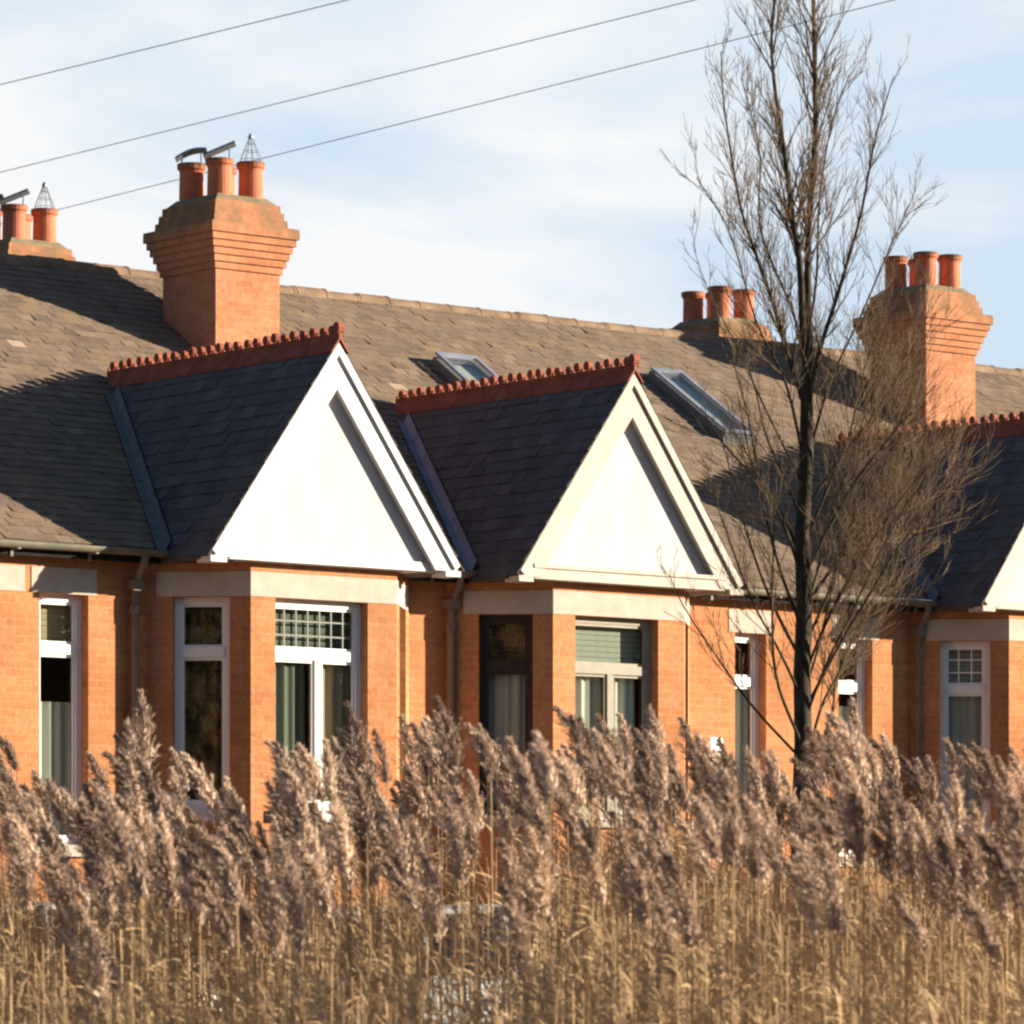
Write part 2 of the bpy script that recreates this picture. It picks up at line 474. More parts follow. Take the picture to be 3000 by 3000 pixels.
# ------------------------------------------------------------------ setting: ground, road, pavement
ROAD = 0.20
m = MB()
prof = [(-900, 0.0), (20.5, 0.0), (23.0, ROAD - 0.02), (32.05, ROAD - 0.02), (60, ROAD - 0.02), (1500, ROAD - 0.02)]
for (y0, z0), (y1, z1) in zip(prof[:-1], prof[1:]):
    m.add([(-1200, y0, z0), (1500, y0, z0), (1500, y1, z1), (-1200, y1, z1)], [(0, 1, 2, 3)])
tag(m.build('ground', 'mud'), kind='structure')
m = MB(); m.add([(-300, 25.2, ROAD), (400, 25.2, ROAD), (400, 30.0, ROAD), (-300, 30.0, ROAD)], [(0, 1, 2, 3)])
tag(m.build('road', 'asphalt'), kind='structure')
m = MB()
for k in range(-40, 80):
    m.add([(k * 4.0, 27.5, ROAD + .004), (k * 4.0 + 2, 27.5, ROAD + .004), (k * 4.0 + 2, 27.6, ROAD + .004), (k * 4.0, 27.6, ROAD + .004)], [(0, 1, 2, 3)])
tag(m.build('road_marking', 'marking'), kind='structure')
m = MB(); m.box(-300, 400, 30.16, 31.98, ROAD - .1, ROAD + .125)
tag(m.build('pavement', 'paving'), kind='structure')
m = MB(); m.box(-300, 400, 30.0, 30.157, ROAD - .1, ROAD + .128); m.box(-300, 400, 25.04, 25.197, ROAD - .1, ROAD + .12)
tag(m.build('kerb', 'kerbstone'), kind='structure')
GARDEN = 0.62
m = MB(); m.box(-60, 110, 32.21, 34.9, 0.0, GARDEN)
tag(m.build('lawn', 'lawn'), kind='structure')

# ------------------------------------------------------------------ houses
YF, YW, YG = 33.88, 34.62, 33.68           # bay front, main wall, face of the gable boards
EAVE_Y, EAVE_Z, KR = 34.42, 5.05, 0.652    # main roof plane
RIDGE_Y = 39.77
roof_z = lambda y: EAVE_Z + KR * (y - EAVE_Y)
GH, GA = 1.45, 7.03                        # gable half-width and apex height
GS = (GA - 5.02) / GH
BACK_Y = 2 * RIDGE_Y - EAVE_Y
BF, BC = 0.86, 0.74                        # bay: half front, cant
R2 = math.sqrt(0.5)

def slates(mb, origin, u, up, nrm, ulen, vlen, w, gauge, seed, keep=None):
    r = random.Random(seed)
    rows = int(vlen / gauge)
    for j in range(rows + 1):
        v0 = j * gauge; v1 = min(vlen, v0 + gauge + 0.05)
        if v0 >= vlen - 0.01: break
        off = (j % 2) * w * 0.5
        k = -1
        while k * w + off < ulen:
            a0, a1 = max(0, k * w + off + 0.0018), min(ulen, (k + 1) * w + off - 0.0018)
            k += 1
            if a1 - a0 < 0.02: continue
            if keep and not keep((a0 + a1) / 2, v0): continue
            lift = 0.011 + r.uniform(-0.003, 0.006)
            sk = r.uniform(-0.004, 0.004); dv = r.uniform(-0.006, 0.006)
            A = origin + u * a0 + up * (v0 + dv) + nrm * (lift + sk)
            B = origin + u * a1 + up * (v0 + dv) + nrm * (lift - sk)
            C = origin + u * a1 + up * v1 + nrm * 0.002
            D = origin + u * a0 + up * v1 + nrm * 0.002
            A2, B2 = A - nrm * 0.008, B - nrm * 0.008
            mb.add([A, B, C, D, A2, B2], [(0, 1, 2, 3), (4, 5, 1, 0), (4, 0, 3), (1, 5, 2)])

def window(parent, P, u, nn, w, z0, z1, zt, frame='pvc', mull=None, curtain=None, curtain_z=None, lattice=False, blind=None, depth=0.11):
    """frame part; panes, leading and curtain are its sub-parts"""
    f = MB(); fw = 0.062
    n0, n1 = -depth - 0.07, -depth
    f.ubox(P, u, nn, 0, fw, z0, z1, n0, n1)
    f.ubox(P, u, nn, w - fw, w, z0, z1, n0, n1)
    f.ubox(P, u, nn, fw, w - fw, z1 - fw, z1, n0, n1)
    f.ubox(P, u, nn, fw, w - fw, z0, z0 + fw, n0, n1)
    f.ubox(P, u, nn, fw, w - fw, zt - 0.045, zt + 0.045, n0, n1 + 0.012)
    if mull: f.ubox(P, u, nn, mull * w - 0.035, mull * w + 0.035, z0 + fw, zt - 0.045, n0, n1 + 0.006)
    # opening sashes inside the outer frame
    fo = f.build('window', frame, parent)
    cells = [(fw, w - fw, zt + 0.045, z1 - fw)]
    if mull: cells += [(fw, mull * w - 0.035, z0 + fw, zt - 0.045), (mull * w + 0.035, w - fw, z0 + fw, zt - 0.045)]
    else: cells += [(fw, w - fw, z0 + fw, zt - 0.045)]
    for (a0, a1, b0, b1) in cells:
        g = MB(); g.ubox(P, u, nn, a0, a1, b0, b1, n0 + 0.03, n0 + 0.036)
        g.build('pane', 'glass', fo)
        s = MB(); t = 0.028
        s.ubox(P, u, nn, a0, a0 + t, b0, b1, n0 + 0.037, n1 - 0.012); s.ubox(P, u, nn, a1 - t, a1, b0, b1, n0 + 0.037, n1 - 0.012)
        s.ubox(P, u, nn, a0 + t, a1 - t, b0, b0 + t, n0 + 0.037, n1 - 0.012); s.ubox(P, u, nn, a0 + t, a1 - t, b1 - t, b1, n0 + 0.037, n1 - 0.012)
        s.build('sash', frame, fo)
    if lattice:
        a0, a1, b0, b1 = cells[0]
        s = MB(); nx = max(3, round((a1 - a0) / 0.13))
        for k in range(1, nx): s.ubox(P, u, nn, a0 + (a1 - a0) * k / nx - .007, a0 + (a1 - a0) * k / nx + .007, b0 + .028, b1 - .028, n0 + 0.038, n0 + 0.050)
        for k in range(1, 3): s.ubox(P, u, nn, a0 + .028, a1 - .028, b0 + (b1 - b0) * k / 3 - .007, b0 + (b1 - b0) * k / 3 + .007, n0 + 0.037, n0 + 0.048)
        s.build('glazing_bars', lattice if isinstance(lattice, str) else frame, fo)
    if curtain:
        for (c0, c1, mat) in curtain:
            zc = curtain_z or zt
            c = MB(); N = max(8, int((c1 - c0) / 0.018)); rows = []
            for k in range(N + 1):
                a = c0 + (c1 - c0) * k / N
                d = n0 - 0.045 + 0.018 * math.sin(a * 55) + 0.009 * math.sin(a * 23 + 1)
                rows.append((Vector(P) + u * a + nn * d + Z_ * (z0 - .02), Vector(P) + u * a + nn * d + Z_ * zc))
            vs = [p for r in rows for p in r]
            c.add(vs, [(2 * k, 2 * k + 2, 2 * k + 3, 2 * k + 1) for k in range(N)])
            c.build('curtain', mat, fo, smooth=True)
    if blind:
        b0, b1, mat = blind
        b = MB(); N = int((b1 - b0) / 0.05)
        for k in range(N):
            zz = b0 + (b1 - b0) * k / N
            b.ubox(P, u, nn, 0.04, w - 0.04, zz, zz + (b1 - b0) / N - 0.004, n0 - 0.055 - 0.01 * (k % 2), n0 - 0.045)
        b.build('blind', mat, fo)
    return fo

def chimney(house, x0, y0, pots, seed):
    r = random.Random(seed)
    W, D = 0.82, 0.94
    def ring(e, z): return [(x0 - e, y0 - e, z), (x0 + W + e, y0 - e, z), (x0 + W + e, y0 + D + e, z), (x0 - e, y0 + D + e, z)]
    prof = [(0, 6.4), (0, 8.34)]
    e = 0.0
    for k in range(6):
        e2 = e + 0.025
        z = 8.34 + k * 0.072
        prof += [(e2, z + 0.003), (e2, z + 0.072)]
        e = e2
    prof += [(0.147, 8.81), (0.062, 8.83), (0.058, 8.90), (0.035, 8.905), (0.032, 8.98), (0.008, 8.985), (0.005, 9.06)]
    m = MB(); m.rings([ring(*p) for p in prof[:2]], True, False); m.rings([ring(*p) for p in prof[1:]], False, True)
    c = m.build('chimney', 'brick_chimney', house)
    m = MB()   # mortar bed the pots stand in
    m.rings([[(x0 + .02, y0 + .02, 9.062), (x0 + W - .02, y0 + .02, 9.062), (x0 + W - .02, y0 + D - .02, 9.062), (x0 + .02, y0 + D - .02, 9.062)],
             [(x0 + .10, y0 + .10, 9.14), (x0 + W - .10, y0 + .10, 9.14), (x0 + W - .10, y0 + D - .10, 9.14), (x0 + .10, y0 + D - .10, 9.14)]])
    m.build('flaunching', 'flaunching', c)
    cx, cy = x0 + W / 2, y0 + D / 2
    spots = [(-.2, -.25), (.2, -.25), (-.2, .25), (.2, .25)]
    for k, (dx, dy) in enumerate(spots):
        m = MB()
        h = 0.43 + r.uniform(-.015, .02)
        m.lathe((cx + dx, cy + dy, 9.09), [(.142, 0), (.132, .03), (.126, h - .10), (.131, h - .075), (.150, h - .055), (.153, h - .015), (.146, h), (.118, h), (.110, h - .03), (.106, h - .3)], 22)
        m.build('chimney_pot', 'pot', c, smooth=False)
        kind = pots[k]
        px_, py_, pz = cx + dx, cy + dy, 9.09 + h
        if kind == 'plate':       # bent sheet-metal rain plate on two straps
            m = MB(); ax = Vector((RT[0], RT[1], 0)); bx = Vector((FW[0], FW[1], 0)); N = 8
            L, Wd = 0.165, 0.125
            slope = r.choice((0.42, 0.40)) if k == 0 else 0.30
            top, bot = [], []
            for i in range(N + 1):
                s = -1 + 2 * i / N
                zc = pz + 0.085 + slope * s * L + (0.035 * math.cos(s * 1.6) if k != 0 else 0.0)
                for sg in (-1, 1):
                    p = Vector((px_, py_, zc)) + ax * (s * L) + bx * (sg * Wd)
                    top.append(p + Z_ * 0.022); bot.append(p)
            n2 = 2 * (N + 1)
            f = []
            for i in range(N):
                f += [(2 * i, 2 * i + 2, 2 * i + 3, 2 * i + 1), (n2 + 2 * i + 1, n2 + 2 * i + 3, n2 + 2 * i + 2, n2 + 2 * i),
                      (2 * i, n2 + 2 * i, n2 + 2 * i + 2, 2 * i + 2), (2 * i + 3, n2 + 2 * i + 3, n2 + 2 * i + 1, 2 * i + 1)]
            f += [(1, n2 + 1, n2, 0), (2 * N, n2 + 2 * N, n2 + 2 * N + 1, 2 * N + 1)]
            m.add(top + bot, f)
            for sg in (-1, 1):
                q = Vector((px_, py_, pz)) + ax * (sg * .10)
                m.tube([q - Z_ * .03, q + Z_ * (0.09 + slope * sg * .10)], 0.008, 5)
            m.build('rain_cowl', 'galvanised', c)
        elif kind == 'cage':      # conical wire bird guard
            m = MB()
            for i in range(9):
                a = 2 * math.pi * i / 9
                m.tube([(px_ + .115 * math.cos(a), py_ + .115 * math.sin(a), pz - .02), (px_ + .105 * math.cos(a), py_ + .105 * math.sin(a), pz + .05), (px_ + .015 * math.cos(a), py_ + .015 * math.sin(a), pz + .27)], 0.0038, 4)
            for rr, zz in ((.108, .03), (.075, .12), (.045, .20)):
                m.tube([(px_ + rr * math.cos(2 * math.pi * i / 14), py_ + rr * math.sin(2 * math.pi * i / 14), pz + zz) for i in range(15)], 0.003, 4)
            m.lathe((px_, py_, pz + .255), [(.028, 0), (.03, .02), (.012, .05)], 10)
            m.build('bird_guard', 'wire', c)
    return c

def rooflight(house, x0, x1, ya, yb, tilt=0.0):
    up = Vector((0, 1, KR)).normalized(); nn = Vector((0, -KR, 1)).normalized()
    P = Vector((x0, ya, roof_z(ya))); w = x1 - x0; L = (yb - ya) * math.hypot(1, KR)
    H = 0.10
    m = MB(); t = 0.07
    g = lambda a, b, c: P + X_ * a + up * b + nn * c
    def bar(a0, a1, b0, b1, c0, c1):
        m.hexa([g(a0, b0, c0), g(a1, b0, c0), g(a1, b1, c0), g(a0, b1, c0), g(a0, b0, c1), g(a1, b0, c1), g(a1, b1, c1), g(a0, b1, c1)])
    bar(0, t, 0, L, -.05, H); bar(w - t, w, 0, L, -.05, H); bar(t, w - t, 0, t, -.05, H - .002); bar(t, w - t, L - t, L, -.05, H - .002)
    f = m.build('skylight', 'lead', house)
    m = MB()
    m.hexa([g(.01, .01, H + .003), g(w - .01, .01, H + .003), g(w - .01, L - .01, H + .003 + tilt), g(.01, L - .01, H + .003 + tilt),
            g(.01, .01, H + .02), g(w - .01, .01, H + .02), g(w - .01, L - .01, H + .02 + tilt), g(.01, L - .01, H + .02 + tilt)])
    m.build('pane', 'glass_roof', f)
    m = MB(); m.hexa([g(t, t, H - .05), g(w - t, t, H - .05), g(w - t, L - t, H - .05), g(t, L - t, H - .05), g(t, t, H - .045), g(w - t, t, H - .045), g(w - t, L - t, H - .045), g(t, L - t, H - .045)])
    m.build('blind', 'skylight_blind', f)
    m = MB()
    for a0, a1, b0, b1 in ((0, .05, 0, L), (w - .05, w, 0, L), (.05, w - .05, 0, .05), (.05, w - .05, L - .07, L)):
        e = lambda b, c: c + tilt * b / L
        m.hexa([g(a0, b0, e(b0, H + .021)), g(a1, b0, e(b0, H + .021)), g(a1, b1, e(b1, H + .021)), g(a0, b1, e(b1, H + .021)),
                g(a0, b0, e(b0, H + .045)), g(a1, b0, e(b0, H + .045)), g(a1, b1, e(b1, H + .045)), g(a0, b1, e(b1, H + .045))])
    m.build('sash_frame', 'lead_blue', f)
    return f

def house(label, x0, x1, bx, hall, spec):
    """x0-x1 party walls, bx the bay's centre line, hall = (left, right) of the tall window beside it"""
    h = thing('bungalow', ((x0 + x1) / 2, YW, GARDEN), label, 'house', 'red brick bungalows in the row')
    holes = [(hall[0] - x0, hall[1] - x0, 2.3, 4.60), (bx - 1.45 - x0, bx + 1.45 - x0, 1.2, 4.84)]
    m = MB()
    m.panel((x0, YW, 0), X_, -Y_, x1 - x0, 0.3, 5.02, holes, 0.28)
    m.panel((x1, BACK_Y - .3, 0), -X_, Y_, x1 - x0, 0.0, 5.0, [], 0.25)
    for xx in (x0 + .001, x1 - .141):
        m.box(xx, xx + .14, YW + .285, BACK_Y - .555, 0.0, 5.0)
    m.build('wall', 'brick', h)
    m = MB(); m.box(x0 + .15, x1 - .15, YW + .29, BACK_Y - .56, 1.0, 1.6); m.box(x0 + .15, x1 - .15, YW + .29, BACK_Y - .56, 4.86, 4.95)
    m.box(x0 + .15, x1 - .15, YW + 3.8, YW + 3.92, 1.6, 4.86)
    m.build('interior', 'plaster', h)
    # ---- bay
    m = MB()
    u1, n1 = Vector((R2, -R2, 0)), Vector((-R2, -R2, 0))
    u3, n3 = Vector((R2, R2, 0)), Vector((R2, -R2, 0))
    LC = BC / R2
    Pl = Vector((bx - BF - BC, YW, 0)); Pf = Vector((bx - BF, YF, 0)); Pr = Vector((bx + BF, YF, 0))
    SILL, HEAD = 2.64, 4.615
    hc = (0.30 * LC, 0.81 * LC)
    hf = (0.285, 0.285 + 1.09)
    hr = (0.22 * LC, 0.72 * LC)
    m.panel(Pl, u1, n1, LC, 0.3, 5.0, [(*hc, SILL, HEAD)], 0.22)
    m.panel(Pf, X_, -Y_, 2 * BF, 0.3, 5.0, [(*hf, SILL, HEAD)], 0.22)
    m.panel(Pr, u3, n3, LC, 0.3, 5.0, [(*hr, SILL, HEAD)], 0.22)
    m.build('bay_wall', 'brick', h)
    for (P, u, nn, a0, a1, dz) in ((Pl, u1, n1, 0.165, LC, 0), (Pf, X_, -Y_, -.004, 2 * BF + .004, .0015), (Pr, u3, n3, 0, LC - .16, .003)):
        m = MB(); m.ubox(P, u, nn, a0, a1, HEAD + dz, 4.845 + dz, -.03, .008); m.build('lintel', 'stone', h)
    for (P, u, nn, hh) in ((Pl, u1, n1, hc), (Pf, X_, -Y_, hf), (Pr, u3, n3, hr)):
        m = MB(); m.ubox(P, u, nn, hh[0] - .06, hh[1] + .06, SILL - .11, SILL - .003, -.10, .06); m.build('window_sill', spec.get('sill', 'white_paint'), h)
    sp = spec['side']; window(h, Pl + u1 * hc[0], u1, n1, hc[1] - hc[0], SILL, HEAD, 4.10, **sp)
    sp = spec['front']; window(h, Pf + X_ * hf[0], X_, -Y_, hf[1] - hf[0], SILL, HEAD, 4.10, **sp)
    window(h, Pr + u3 * hr[0], u3, n3, hr[1] - hr[0], SILL, HEAD, 4.10, frame=spec['side']['frame'])
    # ---- hall window
    m = MB(); m.ubox((hall[0], YW, 0), X_, -Y_, -.09, hall[1] - hall[0] + .09, 4.602, 4.84, -.03, .008); m.build('lintel', 'stone', h)
    if 'block' in spec:
        m = MB(); m.ubox((0, YW, 0), X_, -Y_, spec['block'][0], spec['block'][1], 4.605, 4.838, -.03, .008); m.build('lintel', 'stone', h)
    window(h, Vector((hall[0], YW, 0)), X_, -Y_, hall[1] - hall[0], 2.3, 4.60, 4.10, **spec['hall'])
    m = MB(); m.ubox((hall[0], YW, 0), X_, -Y_, -.05, hall[1] - hall[0] + .05, 2.19, 2.297, -.10, .05); m.build('window_sill', 'stone', h)
    # ---- main roof
    up = Vector((0, 1, KR)).normalized(); nn = Vector((0, -KR, 1)).normalized()
    vlen = (RIDGE_Y - EAVE_Y) * math.hypot(1, KR)
    m = MB()
    slates(m, Vector((x0, EAVE_Y, EAVE_Z)), X_, up, nn, x1 - x0, vlen, 0.19, 0.135, hash(bx) % 1000 + 3,
           keep=lambda a, v: not (abs(x0 + a - bx) < GH - 0.25 - (v * KR / math.hypot(1, KR)) / GS))
    zb = roof_z(RIDGE_Y)
    m.add([(x0, EAVE_Y, EAVE_Z - .004), (x1, EAVE_Y, EAVE_Z - .004), (x1, RIDGE_Y, zb - .004), (x0, RIDGE_Y, zb - .004),
           (x1, BACK_Y, EAVE_Z), (x0, BACK_Y, EAVE_Z)], [(0, 1, 2, 3), (3, 2, 4, 5)])
    m.add([(x0, EAVE_Y, EAVE_Z - .07), (x1, EAVE_Y, EAVE_Z - .07), (x1, EAVE_Y, EAVE_Z - .006), (x0, EAVE_Y, EAVE_Z - .006)], [(0, 1, 2, 3)])
    m.add([(x0, EAVE_Y, EAVE_Z - .07), (x1, EAVE_Y, EAVE_Z - .07), (x1, YW + .3, EAVE_Z - .07), (x0, YW + .3, EAVE_Z - .07)], [(3, 2, 1, 0)])
    rf = m.build('roof', 'slate_main', h)
    m = MB(); xx = x0; r = random.Random(int(bx * 10))
    while xx < x1 - .05:
        xe = min(x1, xx + .44); dz = r.uniform(-.012, .012); rr = .115 + r.uniform(-.008, .008)
        arc = lambda x, q: [(x, RIDGE_Y + q * math.cos(math.radians(a)), zb - .075 + dz + q * math.sin(math.radians(a))) for a in range(0, 181, 20)]
        m.rings([arc(xx + .004, rr), arc(xe - .035, rr), arc(xe - .034, rr + .005), arc(xe - .002, rr + .005)])
        xx = xe
    m.build('ridge_tiles', 'ridge', rf)
    # ---- gable over the bay
    yb = EAVE_Y + (GA - EAVE_Z) / KR
    m = MB()
    Lg = yb - (YG - .03)
    for sg, uu, og in ((-1, -Y_, Vector((bx, 0, 0))), (1, Y_, Vector((bx, 0, 0)))):
        upg = Vector((-sg, 0, GS)).normalized(); ng = Vector((sg * GS, 0, 1)).normalized()
        z_low = GA - GS * (GH + .05)
        sl = (GH + .05) * math.hypot(1, GS)
        o0 = Vector((bx + sg * (GH + .05), yb if sg < 0 else YG - .03, z_low))
        def keep(a, v, sg=sg):
            y = (yb - a) if sg < 0 else (YG - .03 + a)
            z = z_low + v * GS / math.hypot(1, GS)
            return z > roof_z(y) - .12
        slates(m, o0, uu, upg, ng, Lg, sl, 0.215, 0.155, int(bx * 7) + sg, keep)
        # boarding under the slates
        e = bx + sg * (GH + .05)
        q = [(bx, YG - .03, GA - .006), (bx, yb, GA - .006), (e, EAVE_Y + (z_low - EAVE_Z) / KR, z_low - .006), (e, YG - .03, z_low - .006)]
        m.add(q, [(0, 1, 2, 3) if sg > 0 else (3, 2, 1, 0)])
    # boxed eaves of the gable on both sides
    for sg in (-1, 1):
        a, b = bx + sg * (GH + .04), bx + sg * (GH - .35)
        m.box(min(a, b), max(a, b), YG + .14, YW + .02, 4.925, 4.955)
    gr = m.build('gable_roof', 'slate_gable', h)
    # crested ridge
    m = MB()
    for sg in (-1, 1):
        d = Vector((sg, 0, -GS)).normalized(); nn2 = Vector((sg * GS, 0, 1)).normalized()
        y = YG - .05
        while y < yb:
            ye = min(yb, y + .46)
            A = Vector((bx, 0, GA + .045)); B = A + d * .17
            m.hexa([(B.x, y + .003, B.z - .022), (B.x, ye - .003, B.z - .022), (A.x, ye - .003, A.z - .03), (A.x, y + .003, A.z - .03),
                    (B.x, y + .003, B.z), (B.x, ye - .003, B.z), (A.x, ye - .003, A.z), (A.x, y + .003, A.z)])
            y = ye
    m.box(bx - .018, bx + .018, YG - .048, yb - .01, GA + .01, GA + .075)
    rc = random.Random(int(bx * 100))
    m.rings([[(xx, YG - .02 + .05 * math.cos(2 * math.pi * k / 10), GA + .12 + .06 * math.sin(2 * math.pi * k / 10)) for k in range(10)] for xx in (bx - .035, bx + .035)])
    y = YG + .07
    while y < yb - .02:
        jz = rc.uniform(-.012, .010); jx = rc.uniform(-.012, .012)
        m.rings([[(xx, y + .045 * math.cos(2 * math.pi * k / 10), GA + .118 + jz + (.047 + jz * .3) * math.sin(2 * math.pi * k / 10)) for k in range(10)] for xx in (bx - .022 + jx, bx + .022 + jx)])
        m.box(bx - .014, bx + .014, y + .072, y + .096, GA + .07, GA + .105)
        y += .150
    m.build('ridge_crest', 'terracotta', gr)
    # lead in the valleys
    for sg in (-1, 1):
        p0 = Vector((bx + sg * (GH + .03), EAVE_Y - .06, roof_z(EAVE_Y - .06)))
        p1 = Vector((bx + sg * .16, yb - (.16 * GS) / KR, GA - .16 * GS))
        nv = (Vector((0, -KR, 1)).normalized() + Vector((sg * GS, 0, 1)).normalized()).normalized()
        e1 = X_ * sg * .11; e2 = Vector((-sg, 0, GS)).normalized() * .13
        nM, nG = Vector((0, -KR, 1)).normalized(), Vector((sg * GS, 0, 1)).normalized()
        m = MB(); N = 7
        for k in range(N):
            t0, t1 = k / N, min(1, (k + 1) / N + .012)
            a, b = p0.lerp(p1, t0), p0.lerp(p1, t1)
            lf = .034 - .0; l1 = .028
            m.add([a + e1 + nM * lf, b + e1 + nM * l1, b + nv * l1 * .8, a + nv * lf * .8, b + e2 + nG * l1, a + e2 + nG * lf], [(0, 1, 2, 3), (3, 2, 4, 5)] if sg < 0 else [(3, 2, 1, 0), (5, 4, 2, 3)])
        m.build('valley_flashing', spec.get('lead', 'lead'), gr)
    # panel and boards
    yp = YG + .09
    m = MB()
    pz = 4.95
    hw = (GA - .02 - pz) / GS
    tri = lambda y: [(bx - hw, y, pz), (bx + hw, y, pz), (bx, y, GA - .02)]
    m.rings([tri(yp), tri(yp + .08)][::-1] if False else [tri(yp + .08)[::-1], tri(yp)[::-1]])
    m.build('gable_panel', 'white_render', h)
    bw = 0.255
    for sg in (-1, 1):
        d = Vector((sg, 0, -GS)).normalized(); q = Vector((-sg * GS, 0, -1)).normalized()
        A = Vector((bx, 0, GA - .008)); B = Vector((bx + sg * (GH + .01), 0, GA - .008 - GS * (GH + .01)))
        A2 = A + Vector((0, 0, -bw / math.cos(math.atan(GS)))); B2 = Vector((B.x - sg * .22, 0, B.z)) + Z_ * -.0
        B2 = Vector((A2.x + sg * ((A2.z - (B.z - .05)) / GS), 0, B.z - .05)); B1 = Vector((B.x, 0, B.z - .05))
        pts = [A, B, B1, B2, A2]
        if sg > 0: pts = pts[::-1]
        m = MB(); m.rings([[(p.x, YG + .045, p.z) for p in pts][::-1], [(p.x, YG, p.z) for p in pts][::-1]][::1])
        # raised moulding along the upper edge, and the kick at the foot
        pts2 = [A, B, B + q * .07, A + Vector((0, 0, -.07 / math.cos(math.atan(GS))))]
        if sg > 0: pts2 = pts2[::-1]
        m.rings([[(p.x, YG - .001, p.z) for p in pts2][::-1], [(p.x, YG - .028, p.z) for p in pts2][::-1]])
        m.box(min(B.x - sg * .17, B.x + sg * .012), max(B.x - sg * .17, B.x + sg * .012), YG - .018, YG + .20, B.z - .105, B.z - .052)
        # soffit between board and panel
        m.add([(A2.x, YG + .046, A2.z + .03), (B2.x, YG + .046, B2.z + .03), (B2.x, yp, B2.z + .03), (A2.x, yp, A2.z + .03)], [(0, 1, 2, 3)])
        m.build('bargeboard', spec.get('board', 'white_paint'), h)
    m = MB()
    if spec.get('beam'):
        m.box(bx - GH + .20, bx + GH - .20, YG + .01, yp + .002, 4.93, 5.055); m.box(bx - GH + .18, bx + GH - .18, YG - .012, YG + .009, 5.035, 5.075)
    else:
        m.box(bx - GH + .20, bx + GH - .20, yp - .035, yp - .002, 4.935, 5.02)
    m.box(bx - GH + .02, bx + GH - .02, yp + .003, YW + .02, 4.93, 4.946)
    m.build('gable_beam', spec.get('board', 'white_paint'), h)
    # gutter and fascia
    for a, b in ((x0, bx - GH - .02), (bx + GH + .02, x1)):
        m = MB()
        arc = lambda x, q: [(x, EAVE_Y - .055 + q * math.cos(math.radians(t)), 5.03 + q * math.sin(math.radians(t))) for t in range(180, 361, 20)]
        o = [arc(a, .06), arc(b, .06)]; i_ = [arc(a, .052), arc(b, .052)]
        ring0 = o[0] + i_[0][::-1]; ring1 = o[1] + i_[1][::-1]
        m.rings([ring0, ring1])
        xb = a + .25
        while xb < b - .1:
            m.box(xb, xb + .03, EAVE_Y - .12, EAVE_Y + .02, 4.958, 4.972); m.box(xb, xb + .03, EAVE_Y + .005, EAVE_Y + .02, 4.90, 4.957)
            xb += .85
        m.build('gutter', 'gutter_paint', h)
        m = MB(); m.box(a, b, EAVE_Y + .02, EAVE_Y + .045, 4.915, 4.985); m.build('fascia', 'iron', h)
    for xp in spec.get('pipes', []):
        m = MB(); m.tube([(xp, YW - .24, 4.98), (xp, YW - .22, 4.90), (xp, YW - .085, 4.72), (xp, YW - .075, 4.6), (xp, YW - .075, 0.6)], 0.036, 10)
        for zz in (4.45, 3.0, 1.6): m.tube([(xp, YW - .075, zz), (xp, YW - .075, zz + .07)], 0.052, 10)
        m.box(xp - .06, xp + .06, YW - .14, YW - .01, 4.66, 4.76)
        m.build('downpipe', 'pipe_paint', h)
    return h

WH = dict(frame='pvc'); DK = dict(frame='dark_timber')
BAY = {'A': 19.42, 'B': 25.80, 'C': 29.47, 'D': 35.85, 'E': 39.52}
hA = house('red brick bungalow cut by the left edge, a strip of sunlit wall and roof showing', 17.73, 22.40, BAY['A'], (21.66, 22.19),
           dict(side=WH, front=dict(frame='pvc', mull=.5), hall=WH))
hB = house('red brick bungalow with plain white gable and white framed windows left of the middle', 22.40, 27.63, BAY['B'], (23.09, 23.63),
           dict(block=(22.42, 22.93),
                side=dict(frame='pvc', curtain=[(.03, .51, 'brown_reflection_cloth')], curtain_z=4.5),  # added sheet behind the side pane, painted with its brown reflection
                front=dict(frame='pvc', mull=.53, lattice='leading', curtain=[(.04, .50, 'blind_green'), (.70, 1.03, 'curtain_tan')], blind=(4.15, 4.55, 'blind_green')),
                hall=dict(frame='pvc', curtain=[(.03, .51, 'net_white')], curtain_z=3.62, blind=(4.15, 4.55, 'curtain_tan')), pipes=[24.10], lead='lead'))
hC = house('red brick bungalow with cream edged gable and dark framed bay windows left of the tree', 27.63, 33.02, BAY['C'], (31.70, 32.14),
           dict(side=dict(frame='dark_timber', curtain=[(.05, .50, 'net_grey')], blind=(4.15, 4.56, 'brown_reflection_cloth')),
                front=dict(frame='worn_cream', mull=.5, curtain=[(.05, .52, 'net_white'), (.57, 1.0, 'net_white')], blind=(4.12, 4.56, 'blind')),
                hall=dict(frame='pvc', curtain=[(.03, .42, 'net_white')], curtain_z=4.05),
                board='cream_paint', beam=True, pipes=[27.86], lead='lead_blue', sill='stone'))
hD = house('red brick bungalow at the right edge with latticed white side window and dark gable slope', 33.02, 37.68, BAY['D'], (33.18, 33.68),
           dict(side=dict(frame='pvc', lattice=True, curtain=[(.05, .50, 'net_grey')], blind=(4.15, 4.56, 'net_grey')),
                front=dict(frame='pvc', mull=.5, lattice=True), hall=dict(frame='pvc', curtain=[(.03, .46, 'net_white')], curtain_z=3.9),
                pipes=[34.28], board='cream_paint'))
hE = house('farthest bungalow of the row, its brown slate roof showing right of the last chimney', 37.68, 42.6, BAY['E'], (41.75, 42.25),
           dict(side=WH, front=dict(frame='pvc', mull=.5), hall=WH))

